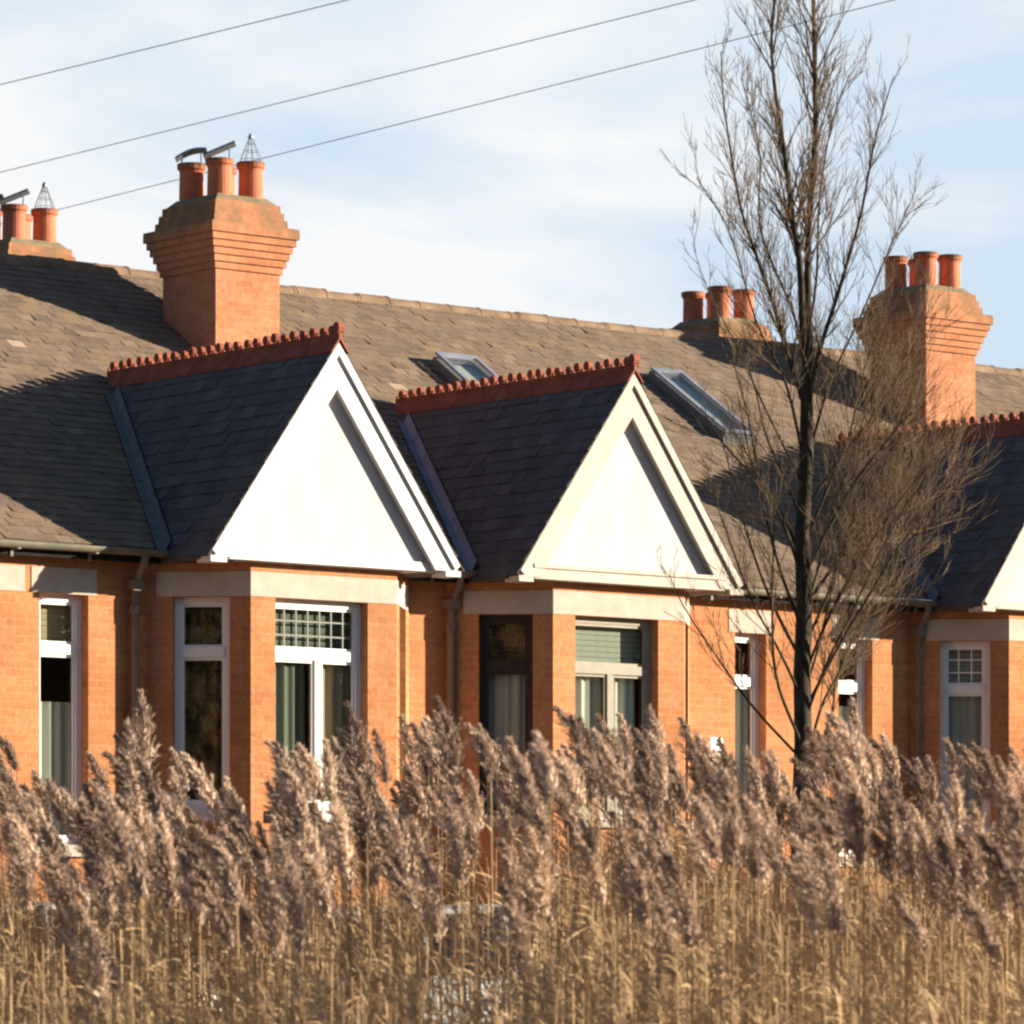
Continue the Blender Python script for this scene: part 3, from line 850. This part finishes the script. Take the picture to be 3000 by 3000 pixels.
chimney(hB, 27.43, 37.87, ['plate', 'cage', 'plate', None], 3)
chimney(hD, 37.72, 37.87, [None] * 4, 5)
chimney(hB, 27.45, 41.75, ['plate', 'cage', 'plate', None], 8)
chimney(hD, 37.74, 41.50, [None] * 4, 9)
rooflight(hC, 30.70, 31.27, 37.4, 38.42, 0.02)
rooflight(hD, 34.00, 34.46, 37.35, 38.62)
m = MB(); m.box(31.27, 31.43, YW - .10, YW - .002, 3.30, 3.50); m.box(31.265, 31.435, YW - .108, YW - .098, 3.32, 3.48)
m.build('meter_box', 'box_white', hC)

# ------------------------------------------------------------------ overhead cables behind the houses
for x, what, (xa, ya), (xb, yb_) in ((36.8, 'highest', (0, 248), (1017, 0)), (41.05, 'middle', (0, 505), (2034, 0)), (44.1, 'lowest', (0, 657), (2617, 0))):
    q = []
    for px, py in ((xa, ya), (xb, yb_)):
        v = FW + (px - CX) / FPX * RT
        d = x / v[0]
        q.append((v[1] * d, EYE + (YH - py) / FPX * d))
    sl = (q[1][1] - q[0][1]) / (q[1][0] - q[0][0])
    m = MB()
    pts = [(x, y, q[0][1] + sl * (y - q[0][0])) for y in range(-20, 201, 10)]
    m.tube(pts, 0.007, 6)
    tag(m.build('overhead_cable', 'cable', origin=pts[0]), f'thin grey overhead cable, {what} of the three crossing the sky', 'cable', 'overhead cables')

# ------------------------------------------------------------------ front garden walls, bin, parked cars
GW = ['low red brick garden wall with pale coping behind the white car', 'low red brick garden wall with pale coping behind the silver car',
      'low red brick garden wall with pale coping below the cream edged gable', 'low red brick garden wall with pale coping at the right edge']
for k, (a, b) in enumerate(((14.0, 22.3), (22.5, 27.55), (27.75, 32.9), (33.1, 42.0))):
    w = thing('garden_wall', ((a + b) / 2, 32.1, ROAD), GW[k], 'wall', 'front garden walls')
    m = MB(); m.box(a, b, 32.0, 32.2, 0.0, 1.22)
    for xx in (a, b - .34): m.box(xx - .02, xx + .36, 31.99, 32.33, 0.0, 1.42)
    m.build('brickwork', 'brick_garden', w)
    m = MB(); m.box(a + .345, b - .365, 31.97, 32.23, 1.223, 1.29)
    m.build('coping', 'stone', w)
    for xx in (a, b - .34):
        m = MB(); m.rings([[(xx + .17 + q * i, 32.16 + q * j, z) for i, j in ((-1, -1), (1, -1), (1, 1), (-1, 1))] for q, z in ((.22, 1.423), (.22, 1.48), (.05, 1.58))])
        m.build('pillar_cap', 'stone', w)

def wheelie_bin(x, y, z):
    b = thing('wheelie_bin', (x, y, z), 'dark blue wheelie bin standing in the garden behind the reeds', 'bin')
    sq = lambda hx, hy, zz, oy=0: [(x - hx, y - hy + oy, zz), (x + hx, y - hy + oy, zz), (x + hx, y + hy + oy, zz), (x - hx, y + hy + oy, zz)]
    m = MB(); m.rings([sq(.21, .24, z + .06), sq(.27, .31, z + .90), sq(.29, .33, z + .905), sq(.29, .33, z + .96)]); m.build('body', 'bin_blue', b)
    m = MB(); m.rings([sq(.30, .34, z + .963), sq(.30, .34, z + .99), sq(.24, .27, z + 1.05)]); m.tube([(x - .2, y + .36, z + .97), (x + .2, y + .36, z + .97)], .02, 8); m.build('lid', 'bin_blue', b)
    for sx in (-.24, .24):
        m = MB(); m.rings([[(x + sx + q, y + .27 + .1 * math.cos(t * .3927), z + .1 + .1 * math.sin(t * .3927)) for t in range(16)] for q in (-.025, .025)]); m.build('wheel', 'rubber', b)
wheelie_bin(at_plane(1032, 32.9), 32.9, GARDEN)

def car(x, y, paint, label, flip=1):
    """hatchback parked along the kerb; nose towards +x"""
    c = thing('parked_car', (x, y, ROAD), label, 'car', 'cars parked along the kerb')
    z0 = ROAD
    P = lambda a, b, z: (x + flip * a, y + b, z0 + z)
    # sections along the length: (a, half width low, half width belt, z bottom, z belt)
    sec = [(-1.98, .62, .66, .42, .78), (-1.93, .74, .76, .28, .92), (-1.6, .82, .82, .22, .97), (-.8, .85, .84, .20, .96), (.3, .85, .84, .20, .94),
           (.95, .84, .82, .20, .92), (1.45, .82, .76, .21, .84), (1.85, .74, .66, .27, .70), (1.97, .58, .52, .36, .60)]
    def ring(a, wl, wb, zb, zt):
        q = [(-wl * .92, zb), (wl * .92, zb), (wl, zb + .10), (wl + .015, (zb + zt) / 2), (wb, zt - .05), (wb * .90, zt), (-wb * .90, zt), (-wb, zt - .05), (-wl - .015, (zb + zt) / 2), (-wl, zb + .10)]
        return [P(a, b, z) for b, z in q]
    rs = [ring(*s_) for s_ in sec]
    if flip < 0: rs = [r_[::-1] for r_ in rs]
    m = MB(); m.rings([r_[::-1] for r_ in rs])
    roof = [(-1.72, .60, .985), (-1.45, .60, 1.40), (-1.1, .60, 1.475), (-.3, .61, 1.50), (.25, .59, 1.46), (.42, .57, 1.41)]
    rr = [[P(a, -w, z), P(a, -w * .86, z + .028), P(a, w * .86, z + .028), P(a, w, z), P(a, w - .02, z - .04), P(a, -w + .02, z - .04)] for a, w, z in roof]
    m.rings(rr if flip > 0 else [r_[::-1] for r_ in rr])
    for sg in (-1, 1):          # pillars
        for (a0, zA, a1, zB, wA, wB) in ((1.10, .92, .42, 1.42, .74, .575), (-.35, .95, -.32, 1.49, .81, .60), (-1.25, .96, -1.15, 1.46, .79, .595), (-1.82, .93, -1.47, 1.41, .72, .59)):
            m.tube([P(a0, sg * wA, zA - .03), P(a1, sg * wB, zB)], .045, 6)
    body = m.build('body', paint, c, smooth=False)
    def pane(pts):
        mm = MB(); mm.add([P(*p) for p in pts], [tuple(range(len(pts)))]); return mm.build('window', 'glass_car', c)
    for sg in (-1, 1):
        pane([(1.02, sg * .765, .93), (-.33, sg * .805, .955), (-.30, sg * .605, 1.46), (.40, sg * .575, 1.41)])
        pane([(-.36, sg * .805, .955), (-1.72, sg * .745, .95), (-1.42, sg * .595, 1.40), (-.33, sg * .605, 1.46)])
    pane([(1.12, -.70, .925), (1.12, .70, .925), (.43, .55, 1.42), (.43, -.55, 1.42)])
    pane([(-1.84, -.68, .96), (-1.84, .68, .96), (-1.48, .57, 1.40), (-1.48, -.57, 1.40)])
    for a in (-1.25, 1.27):
        for sg in (-1, 1):
            m = MB(); rg = lambda q, o: [P(a + q * math.cos(t * .3142), sg * (.80 + o), .31 + q * math.sin(t * .3142)) for t in range(20)]
            m.rings([rg(.28, -.12), rg(.31, -.10), rg(.31, .04), rg(.28, .06), rg(.20, .055)]); w = m.build('wheel', 'rubber', c)
            m = MB(); m.rings([rg(.20, .03), rg(.19, .062), rg(.05, .058)]); m.build('rim', 'alloy', w)
    for sg in (-1, 1):
        m = MB(); m.rings([[P(a, sg * b, z) for a, b, z in ((1.60, .76, .66), (1.82, .60, .62), (1.80, .58, .74), (1.56, .75, .80))], [P(a + .06, sg * (b + .01), z) for a, b, z in ((1.60, .76, .66), (1.82, .60, .62), (1.80, .58, .74), (1.56, .75, .80))]])
        m.build('headlight', 'headlamp', c)
        m = MB(); m.hexa([P(-1.99, sg * .70 - .07, .70), P(-1.90, sg * .70 - .07, .70), P(-1.90, sg * .70 + .07, .70), P(-1.99, sg * .70 + .07, .70), P(-1.93, sg * .70 - .07, .93), P(-1.86, sg * .70 - .07, .93), P(-1.86, sg * .70 + .07, .93), P(-1.93, sg * .70 + .07, .93)])
        m.build('tail_light', 'taillamp', c)
        m = MB(); m.hexa([P(.86, sg * .84 - .02, .93), P(1.0, sg * .84 - .02, .93), P(1.0, sg * 1.0, .94), P(.88, sg * 1.0, .94), P(.86, sg * .84 - .02, 1.03), P(.97, sg * .84 - .02, 1.03), P(.97, sg * 1.0, 1.06), P(.88, sg * 1.0, 1.06)])
        m.build('door_mirror', paint, c)
    return c
YC = 29.0
car(at_plane(1420, YC), YC, 'car_silver', 'silver hatchback parked behind the middle of the reed bed')
car(at_plane(100, YC), YC, 'car_white', 'white hatchback parked behind the left end of the reed bed')
car(at_plane(2700, YC), YC, 'car_grey', 'dark grey hatchback parked behind the right end of the reed bed')

# ------------------------------------------------------------------ bare tree on the bank
def build_tree(D, label):
    base = at_depth(2352, 2300, D); base.z = 0.18
    t = thing('bare_tree', base, label, 'tree')
    r = random.Random(21)
    ppm = FPX / D
    right = Vector((RT[0], RT[1], 0)); fwd = Vector((FW[0], FW[1], 0))
    def W(px, py, dep=0.0): 
        return at_depth(px, py, D) + fwd * dep
    trunk = MB(); crown = MB(); limbs = MB()
    tp = [W(2338, 2980), W(2345, 2600), W(2347, 2380), W(2353, 2180), W(2349, 1980), W(2356, 1780), W(2350, 1580), W(2361, 1400), W(2364, 1150), W(2368, 950)]
    tp[0].z = 0.10
    tr = [.095, .079, .071, .066, .064, .060, .058, .054, .047, .038]
    trunk.tube(tp, tr, 9)
    trunk.build('trunk', 'bark', t, smooth=True)
    def path(pts, r0, r1, sides=6):
        n = len(pts)
        crown.tube(pts, [r0 + (r1 - r0) * i / (n - 1) for i in range(n)], sides)
    def smooth_path(ctrl, n):
        out = []
        c = [ctrl[0] * 2 - ctrl[1]] + ctrl + [ctrl[-1] * 2 - ctrl[-2]]
        m_ = len(ctrl) - 1
        for i in range(n + 1):
            s = min(i / n * m_, m_ - 1e-6); k = int(s); u = s - k
            p0, p1, p2, p3 = c[k], c[k + 1], c[k + 2], c[k + 3]
            out.append(0.5 * (2 * p1 + (p2 - p0) * u + (2 * p0 - 5 * p1 + 4 * p2 - p3) * u * u + (3 * p1 - p0 - 3 * p2 + p3) * u ** 3))
        return out
    def wig(p, a): return p + Vector((r.gauss(0, a), r.gauss(0, a), r.gauss(0, a * .6)))
    def twig(p, d, L, rad, lvl):
        pts = [p]; n = 5 if lvl < 3 else 4
        dd = d.copy()
        for i in range(n):
            dd = (dd + Vector((r.gauss(0, .045), r.gauss(0, .045), r.gauss(.05, .04)))).normalized()
            pts.append(pts[-1] + dd * (L / n))
        path(pts, rad, max(.0011, rad * .3), 5 if lvl < 2 else 3)
        if lvl < 3:
            k = int(L / (.095 if lvl == 1 else .085)) + 1
            for j in range(k):
                s = r.uniform(.15, 1.0) * n; i = min(int(s), n - 1)
                q = pts[i].lerp(pts[i + 1], s - i)
                ax = (pts[i + 1] - pts[i]).normalized()
                side = Vector((r.gauss(0, 1), r.gauss(0, 1), r.gauss(0, .5)))
                side = (side - ax * side.dot(ax)).normalized()
                an = math.radians(r.uniform(16, 38))
                nd = (ax * math.cos(an) + side * math.sin(an) + Z_ * .12).normalized()
                twig(q, nd, L * r.uniform(.35, .70), max(.0019, rad * .5), lvl + 1)
    def limb(ctrl, r0, r1, dens=1.0, start=.12, tw=(.45, 1.0)):
        pts = smooth_path([wig(c, .015) for c in ctrl], 18)
        limbs.tube(pts, [r0 + (r1 - r0) * i / 18 for i in range(19)], 6)
        L = sum((pts[i + 1] - pts[i]).length for i in range(18))
        for j in range(int(L * 7.5 * dens)):
            s = r.uniform(start, 1.0) * 18; i = min(int(s), 17)
            q = pts[i].lerp(pts[i + 1], s - i)
            ax = (pts[i + 1] - pts[i]).normalized()
            side = Vector((r.gauss(0, 1), r.gauss(0, 1), r.gauss(0, .4)))
            side = (side - ax * side.dot(ax)).normalized()
            an = math.radians(r.uniform(18, 42))
            nd = (ax * math.cos(an) + side * math.sin(an) + Z_ * .15).normalized()
            rad = (r0 + (r1 - r0) * s / 18) * .42
            twig(q, nd, r.uniform(*tw) * (1.15 - .5 * s / 18), min(.008, max(.003, rad)), 1)
    # leaders and limbs read off the photograph (pixel column, row, depth offset)
    L = lambda *pp: [W(*p) for p in pp]
    limb(L((2368, 950), (2375, 700, .05), (2385, 364, .1), (2390, 0, .1), (2392, -420, .1), (2396, -700, .1)), .030, .0045, 2.4, .12, (.24, .56))
    limb(L((2362, 1040), (2340, 800, -.1), (2322, 655, -.15), (2298, 478, -.2), (2270, 285, -.25), (2255, 114, -.3), (2272, -120, -.3), (2276, -420, -.3)), .028, .004, 2.4, .12, (.24, .56))
    limb(L((2356, 1200), (2300, 1020, .1), (2264, 888, .15), (2219, 706, .2), (2173, 570, .25), (2128, 285, .3), (2118, 130, .3)), .022, .0035, 2.2, .12, (.20, .48))
    limb(L((2364, 1230), (2392, 1050, -.1), (2458, 843, -.2), (2520, 638, -.25), (2566, 427, -.3), (2602, 256, -.3)), .021, .0035, 2.2, .12, (.18, .46))
    limb(L((2356, 1330), (2290, 1130, -.2), (2200, 960, -.3), (2115, 705, -.45), (2040, 560, -.5)), .013, .003, 1.8, .15, (.25, .5))
    limb(L((2366, 1350), (2440, 1120, .2), (2540, 900, .35), (2620, 700, .45), (2668, 590, .5)), .013, .003, 1.8, .15, (.25, .5))
    limb(L((2364, 1010), (2400, 800, .3), (2420, 560, .45), (2450, 330, .5), (2500, 180, .5)), .013, .003, 1.8, .15, (.25, .5))
    limb(L((2360, 1100), (2330, 900, .35), (2240, 640, .5), (2230, 400, .6), (2190, 180, .6)), .013, .003, 1.8, .15, (.25, .5))
    limb(L((2350, 1420), (2260, 1200, .3), (2170, 980, .5), (2090, 800, .6), (2050, 690, .6)), .009, .002, .8, .3, (.2, .45))
    # lower fan of limbs
    low = [(2352, 2230, 2232, 2085, 2120, 1960, 2010, 1800, 1960, 1700), (2352, 2200, 2270, 1990, 2252, 1800, 2250, 1560, 2262, 1330),
           (2352, 2060, 2270, 1900, 2190, 1760, 2120, 1560, 2060, 1420), (2350, 1950, 2280, 1800, 2220, 1640, 2170, 1450, 2120, 1250),
           (2358, 2330, 2420, 2090, 2462, 1980, 2530, 1800, 2640, 1650), (2358, 2260, 2410, 2060, 2500, 1920, 2600, 1770, 2730, 1560),
           (2356, 2100, 2440, 1900, 2540, 1740, 2640, 1600, 2790, 1420), (2354, 2000, 2430, 1800, 2530, 1620, 2640, 1460, 2780, 1300),
           (2356, 1900, 2430, 1720, 2500, 1540, 2590, 1380, 2700, 1210), (2356, 1800, 2420, 1640, 2470, 1450, 2540, 1280, 2620, 1090),
           (2354, 1850, 2300, 1680, 2240, 1500, 2200, 1330, 2160, 1130), (2354, 1720, 2290, 1560, 2230, 1380, 2180, 1220, 2130, 1050),
           (2358, 1700, 2430, 1540, 2520, 1400, 2610, 1280, 2740, 1150), (2358, 1600, 2420, 1440, 2480, 1280, 2530, 1120, 2570, 960),
           (2356, 1560, 2310, 1420, 2260, 1260, 2220, 1110, 2190, 980), (2358, 1500, 2440, 1360, 2540, 1220, 2640, 1080, 2690, 980),
           (2354, 2150, 2420, 1960, 2480, 1800, 2560, 1640, 2640, 1480), (2354, 2050, 2400, 1880, 2440, 1700, 2500, 1520, 2560, 1340),
           (2354, 1650, 2300, 1500, 2210, 1380, 2110, 1280, 2050, 1180), (2357, 1780, 2460, 1640, 2580, 1540, 2700, 1450, 2810, 1330)]
    for k, q in enumerate(low):
        dep = r.uniform(-.9, .9)
        cp = [W(q[2 * i], q[2 * i + 1], dep * i / 4) for i in range(5)]
        limb(cp, r.uniform(.010, .016), .003, 1.3 if q[8] > 2352 else 1.05, .22, (.35, .75) if q[8] > 2352 else (.22, .5))
    limbs.build('limbs', 'bark', t, smooth=True)
    c = crown.build('crown', 'twig', t)
    return t
build_tree(32.5, 'tall slender leafless tree with upswept twiggy branches rising from the reeds')

# ------------------------------------------------------------------ reed bed
LEAN = math.atan2(-RT[1], -RT[0])          # wind bends the plumes to the left of the photograph
def plume_mesh(seed, h, lean0, L):
    g = np.random.default_rng(seed)
    tris = []
    # axis, leaning along +x
    N = 24; ax = [np.array([0.0, 0.0, 0.0])]; dirs = []
    for i in range(N):
        a = lean0 + 0.40 * (i / N) ** 1.3
        d = np.array([math.sin(a), g.normal(0, .05), math.cos(a)]); d /= np.linalg.norm(d)
        dirs.append(d); ax.append(ax[-1] + d * L / N)
    for i in range(N):
        s = i / (N - 1)
        nb = 3
        for b in range(nb):
            az = g.uniform(0, 2 * math.pi)
            rad = np.array([math.cos(az), math.sin(az), 0.1])
            bl = L * (0.07 + 0.40 * math.sin(math.pi * min(1, (s + .10) ** 0.60)) * (1 - .45 * s)) * g.uniform(.6, 1.15)
            d = dirs[i] * .80 + rad * .52 + np.array([.16, 0, .05]); d /= np.linalg.norm(d)
            p = ax[i].copy(); n = 8
            for k in range(n):
                d = d + np.array([.03, 0, -.02]) + g.normal(0, .06, 3); d /= np.linalg.norm(d)
                p = p + d * bl / n
                for q in range(3):
                    dd = d + g.normal(0, .42, 3); dd /= np.linalg.norm(dd)
                    sd = np.cross(dd, g.normal(0, 1, 3)); sd /= (np.linalg.norm(sd) + 1e-9)
                    ln = g.uniform(.012, .028); w = g.uniform(.0012, .0030)
                    tris.append((p - sd * w, p + sd * w, p + dd * ln))
        for q in range(16):       # the tight heart of the plume
            p = ax[i] + g.normal(0, 1, 3) * L * .045 * math.sin(math.pi * min(1, (s + .12) ** .6))
            dd = dirs[i] + g.normal(0, .35, 3); dd /= np.linalg.norm(dd)
            sd = np.cross(dd, g.normal(0, 1, 3)); sd /= (np.linalg.norm(sd) + 1e-9)
            tris.append((p - sd * .005, p + sd * .005, p + dd * g.uniform(.02, .04)))
    V = np.array(tris).reshape(-1, 3); V[:, 2] += h
    return V
def ribbon(pts, w, tip=True):
    """thin bent blade; returns quads as an (n,4,3) array"""
    pts = np.array(pts); n = len(pts); out = []
    for i in range(n - 1):
        t = pts[i + 1] - pts[i]
        s = np.cross(t, [0.3, 0.9, 0.25]); s /= (np.linalg.norm(s) + 1e-9)
        w0 = w * (1 - (i / (n - 1)) ** 2) if tip else w; w1 = w * (1 - ((i + 1) / (n - 1)) ** 2) if tip else w
        out.append((pts[i] - s * w0, pts[i] + s * w0, pts[i + 1] + s * w1, pts[i + 1] - s * w1))
    return out
def stem_quads(seed, h, lean0, leaves, top=True, low=.3):
    g = np.random.default_rng(seed)
    q = []
    n = 6; pts = []
    for i in range(n + 1):
        s = i / n
        pts.append(np.array([-(1 - s) ** 2 * math.tan(lean0) * h * .22, g.normal(0, .006), h * s]))
    pts = np.array(pts); pts[:, :2] -= pts[-1, :2]
    for k in range(3):
        a0, a1 = k * 2.094, (k + 1) * 2.094; r = .0024
        for i in range(n):
            o0 = np.array([math.cos(a0) * r, math.sin(a0) * r, 0]); o1 = np.array([math.cos(a1) * r, math.sin(a1) * r, 0])
            q.append((pts[i] + o0, pts[i] + o1, pts[i + 1] + o1, pts[i + 1] + o0))
    for k in range(leaves):
        s = g.uniform(low, .96); i = min(int(s * n), n - 1); p = pts[i] + (pts[i + 1] - pts[i]) * (s * n - i)
        az = g.normal(0, 1.1); el = g.uniform(.5, 1.4); L = g.uniform(.06, .20)
        d = np.array([math.cos(az) * math.cos(el), math.sin(az) * math.cos(el), math.sin(el)])
        lp = [p]
        for j in range(5):
            d = d + np.array([.05, 0, -.14 * g.uniform(.2, 1.6)]); d /= np.linalg.norm(d)
            lp.append(lp[-1] + d * L / 5)
        q += ribbon(lp, g.uniform(.002, .005))
    return np.array(q)
def fast_mesh(name, tris=None, quads=None, mats=()):
    me = bpy.data.meshes.new(name)
    parts, idx, sizes, mi = [], [], [], []
    o = 0
    if quads is not None and len(quads):
        v = quads.reshape(-1, 3); parts.append(v); k = len(v) // 4; sizes += [4] * k; mi += [0] * k; o += len(v)
    if tris is not None and len(tris):
        v = tris.reshape(-1, 3); parts.append(v); k = len(v) // 3; sizes += [3] * k; mi += [len(mats) - 1] * k
    V = np.concatenate(parts).astype(np.float32)
    me.vertices.add(len(V)); me.vertices.foreach_set('co', V.ravel())
    me.loops.add(len(V)); me.loops.foreach_set('vertex_index', np.arange(len(V), dtype=np.int32))
    sizes = np.array(sizes, dtype=np.int32)
    me.polygons.add(len(sizes))
    me.polygons.foreach_set('loop_start', np.concatenate([[0], np.cumsum(sizes)[:-1]]).astype(np.int32))
    me.polygons.foreach_set('loop_total', sizes)
    me.polygons.foreach_set('material_index', np.array(mi, dtype=np.int32))
    for m_ in mats: me.materials.append(MATS[m_])
    me.update(calc_edges=True); me.validate()
    return me
variants = []
NV = 22
for k in range(NV):
    h = 1.0; lean = rng.uniform(-.05, .45); L = rng.uniform(.20, .37)
    variants.append((plume_mesh(100 + k, 0.0, lean, L), lean, L))
stem_var = [stem_quads(300 + k, 1.9, variants[k][1], 7, low=.45) for k in range(NV)]   # top at z = 1.9
for k in range(NV): variants[k] = (variants[k][0] + np.array([0, 0, 1.9]), *variants[k][1:])
plume_me = [fast_mesh('plume', tris=v[0], mats=('reed_plume',)) for v in variants]
stem_me = [fast_mesh('reed', quads=q, mats=('reed_stem',)) for q in stem_var]

def spot(lo, hi, spread):
    d = math.sqrt(rng.uniform(lo * lo, hi * hi))
    lat = rng.uniform(-1, 1) * (d * 1500 / FPX * spread)
    p = FW * d + RT * lat
    px = CX + FPX * lat / d
    return d, px, p
GROUP = 'plumed reeds in the reed bed'
LABEL = 'dry common reed with a feathery brown plume bending left over the reed bed'
# rows of the photograph between which plume tips stand, by column
def tip_row(px):
    xs = [-800, 0, 250, 420, 560, 800, 950, 1150, 1340, 1500, 1800, 2050, 2350, 2500, 2800, 3000, 3800]
    ys = [2240, 2230, 2330, 2190, 2330, 2260, 2180, 2230, 2080, 2180, 2110, 2120, 2190, 2130, 2210, 2200, 2200]
    return float(np.interp(px, xs, ys))
count = 0; extra = []
tries = 0
cand = []
while len(cand) < 700:
    d, px, p = spot(15.0, 25.0, 1.9)
    if d < 19 and rng.random() < .35: continue
    # the bed is lowest at its near edge and rises away from the bank
    row = tip_row(px) - 25 + (25 - d) / 10 * 320 * rng.uniform(.4, 1.15) + abs(rng.normal(0, 1)) * 100
    row += 70 * math.sin(px * .0135 + d * 1.7) + 45 * math.sin(px * .031 + 2 - d)
    if rng.random() < .08: row -= rng.uniform(30, 130)
    k = int(rng.integers(NV))
    zt = EYE + (YH - row) / FPX * d
    if zt < 1.12: continue
    if 1230 < px < 1510 and 2420 < row < 2780 and rng.random() < .65: continue
    if 985 < px < 1070 and 2440 < row < 2740: continue
    cand.append((d, px, p, zt, k))
inside = [c for c in cand if -90 < c[1] < 3090]
outside = [c for c in cand if not (-90 < c[1] < 3090)]
inside.sort(key=lambda c: -c[3] - .06 * (25 - c[0]))      # the tallest and nearest first: they show largest
for i, (d, px, p, zt, k) in enumerate(inside[:300]):
    plen = 1.9 + variants[k][2] * .82
    sc = rng.uniform(.82, 1.18)
    base = zt - plen * sc
    if i == 0: pass
    o = bpy.data.objects.new('reed', stem_me[k])
    o.location = (p[0], p[1], base); o.scale = (sc, sc, sc)
    o.rotation_euler = (0, 0, LEAN + rng.normal(0, .5))
    COL.objects.link(o)
    tag(o, LABEL, 'reed', GROUP)
    q = bpy.data.objects.new('plume', plume_me[k]); q.parent = o
    COL.objects.link(q)
def place(V, p, z, rot, sc):
    c, s = math.cos(rot), math.sin(rot)
    W_ = V.reshape(-1, 3) * sc
    out = np.empty_like(W_)
    out[:, 0] = W_[:, 0] * c - W_[:, 1] * s + p[0]; out[:, 1] = W_[:, 0] * s + W_[:, 1] * c + p[1]; out[:, 2] = W_[:, 2] + z
    return out.reshape(V.shape)
Q, T = [], []
for (d, px, p, zt, k) in inside[300:] + outside:
    rot = LEAN + rng.normal(0, .5); plen = 1.9 + variants[k][2] * .82
    Q.append(place(stem_var[k], p, zt - plen, rot, 1.0)); T.append(place(variants[k][0], p, zt - plen, rot, 1.0))
leafy = [stem_quads(500 + k, 1.6, rng.uniform(.0, .45), 16, low=.25) for k in range(12)]
for i in range(6500):
    d, px, p = spot(14.6, 24.5, 1.7)
    row = tip_row(px) + 190 + (24.5 - d) / 10 * 480 * rng.uniform(.8, 1.1) + rng.gamma(2.0, 55)
    zt = EYE + (YH - row) / FPX * d
    if (1225 < px < 1520 or 990 < px < 1065) and row < 2850 and rng.random() < .75: continue
    if zt < 1.0: zt = rng.uniform(1.0, 1.2)
    k = int(rng.integers(12))
    Q.append(place(leafy[k], p, zt - 1.6, LEAN + rng.normal(0, .7), 1.0))
bed = bpy.data.objects.new('reed_stalks', fast_mesh('reed_stalks', tris=np.concatenate([t.reshape(-1, 3) for t in T]), quads=np.concatenate([q.reshape(-1, 3) for q in Q]), mats=('reed_stem', 'reed_plume')))
COL.objects.link(bed)
tag(bed, 'dense straw coloured reed stalks and dry leaves filling the foreground', 'reeds', kind='stuff')

# ------------------------------------------------------------------ unseen wood added behind the camera, keeping bright sky out of the pane reflections
g = np.random.default_rng(77)
tr_ = []
for i in range(26000):
    x = g.uniform(-220, 260); y = -62 + g.normal(0, 5); h = 16 + 2 * math.sin(x * .11) + 1.5 * math.sin(x * .31 + 1)
    z = g.uniform(0, 1) ** .8 * h
    p = np.array([x, y, z]); L = g.uniform(1.0, 3.5); w = g.uniform(.2, .5) + 1.6 * (1 - z / h)
    d = np.array([g.normal(0, .4), g.normal(0, .3), 1.0]); d /= np.linalg.norm(d)
    sd = np.array([g.normal(0, 1), g.normal(0, .4), 0]); sd /= np.linalg.norm(sd) + 1e-9
    tr_.append((p - sd * w, p + sd * w, p + d * L))
wood = bpy.data.objects.new('woodland', fast_mesh('woodland', tris=np.array(tr_).reshape(-1, 3), mats=('bark',)))
COL.objects.link(wood)
tag(wood, 'unseen wood added behind the camera to darken window reflections', 'woodland', kind='stuff')
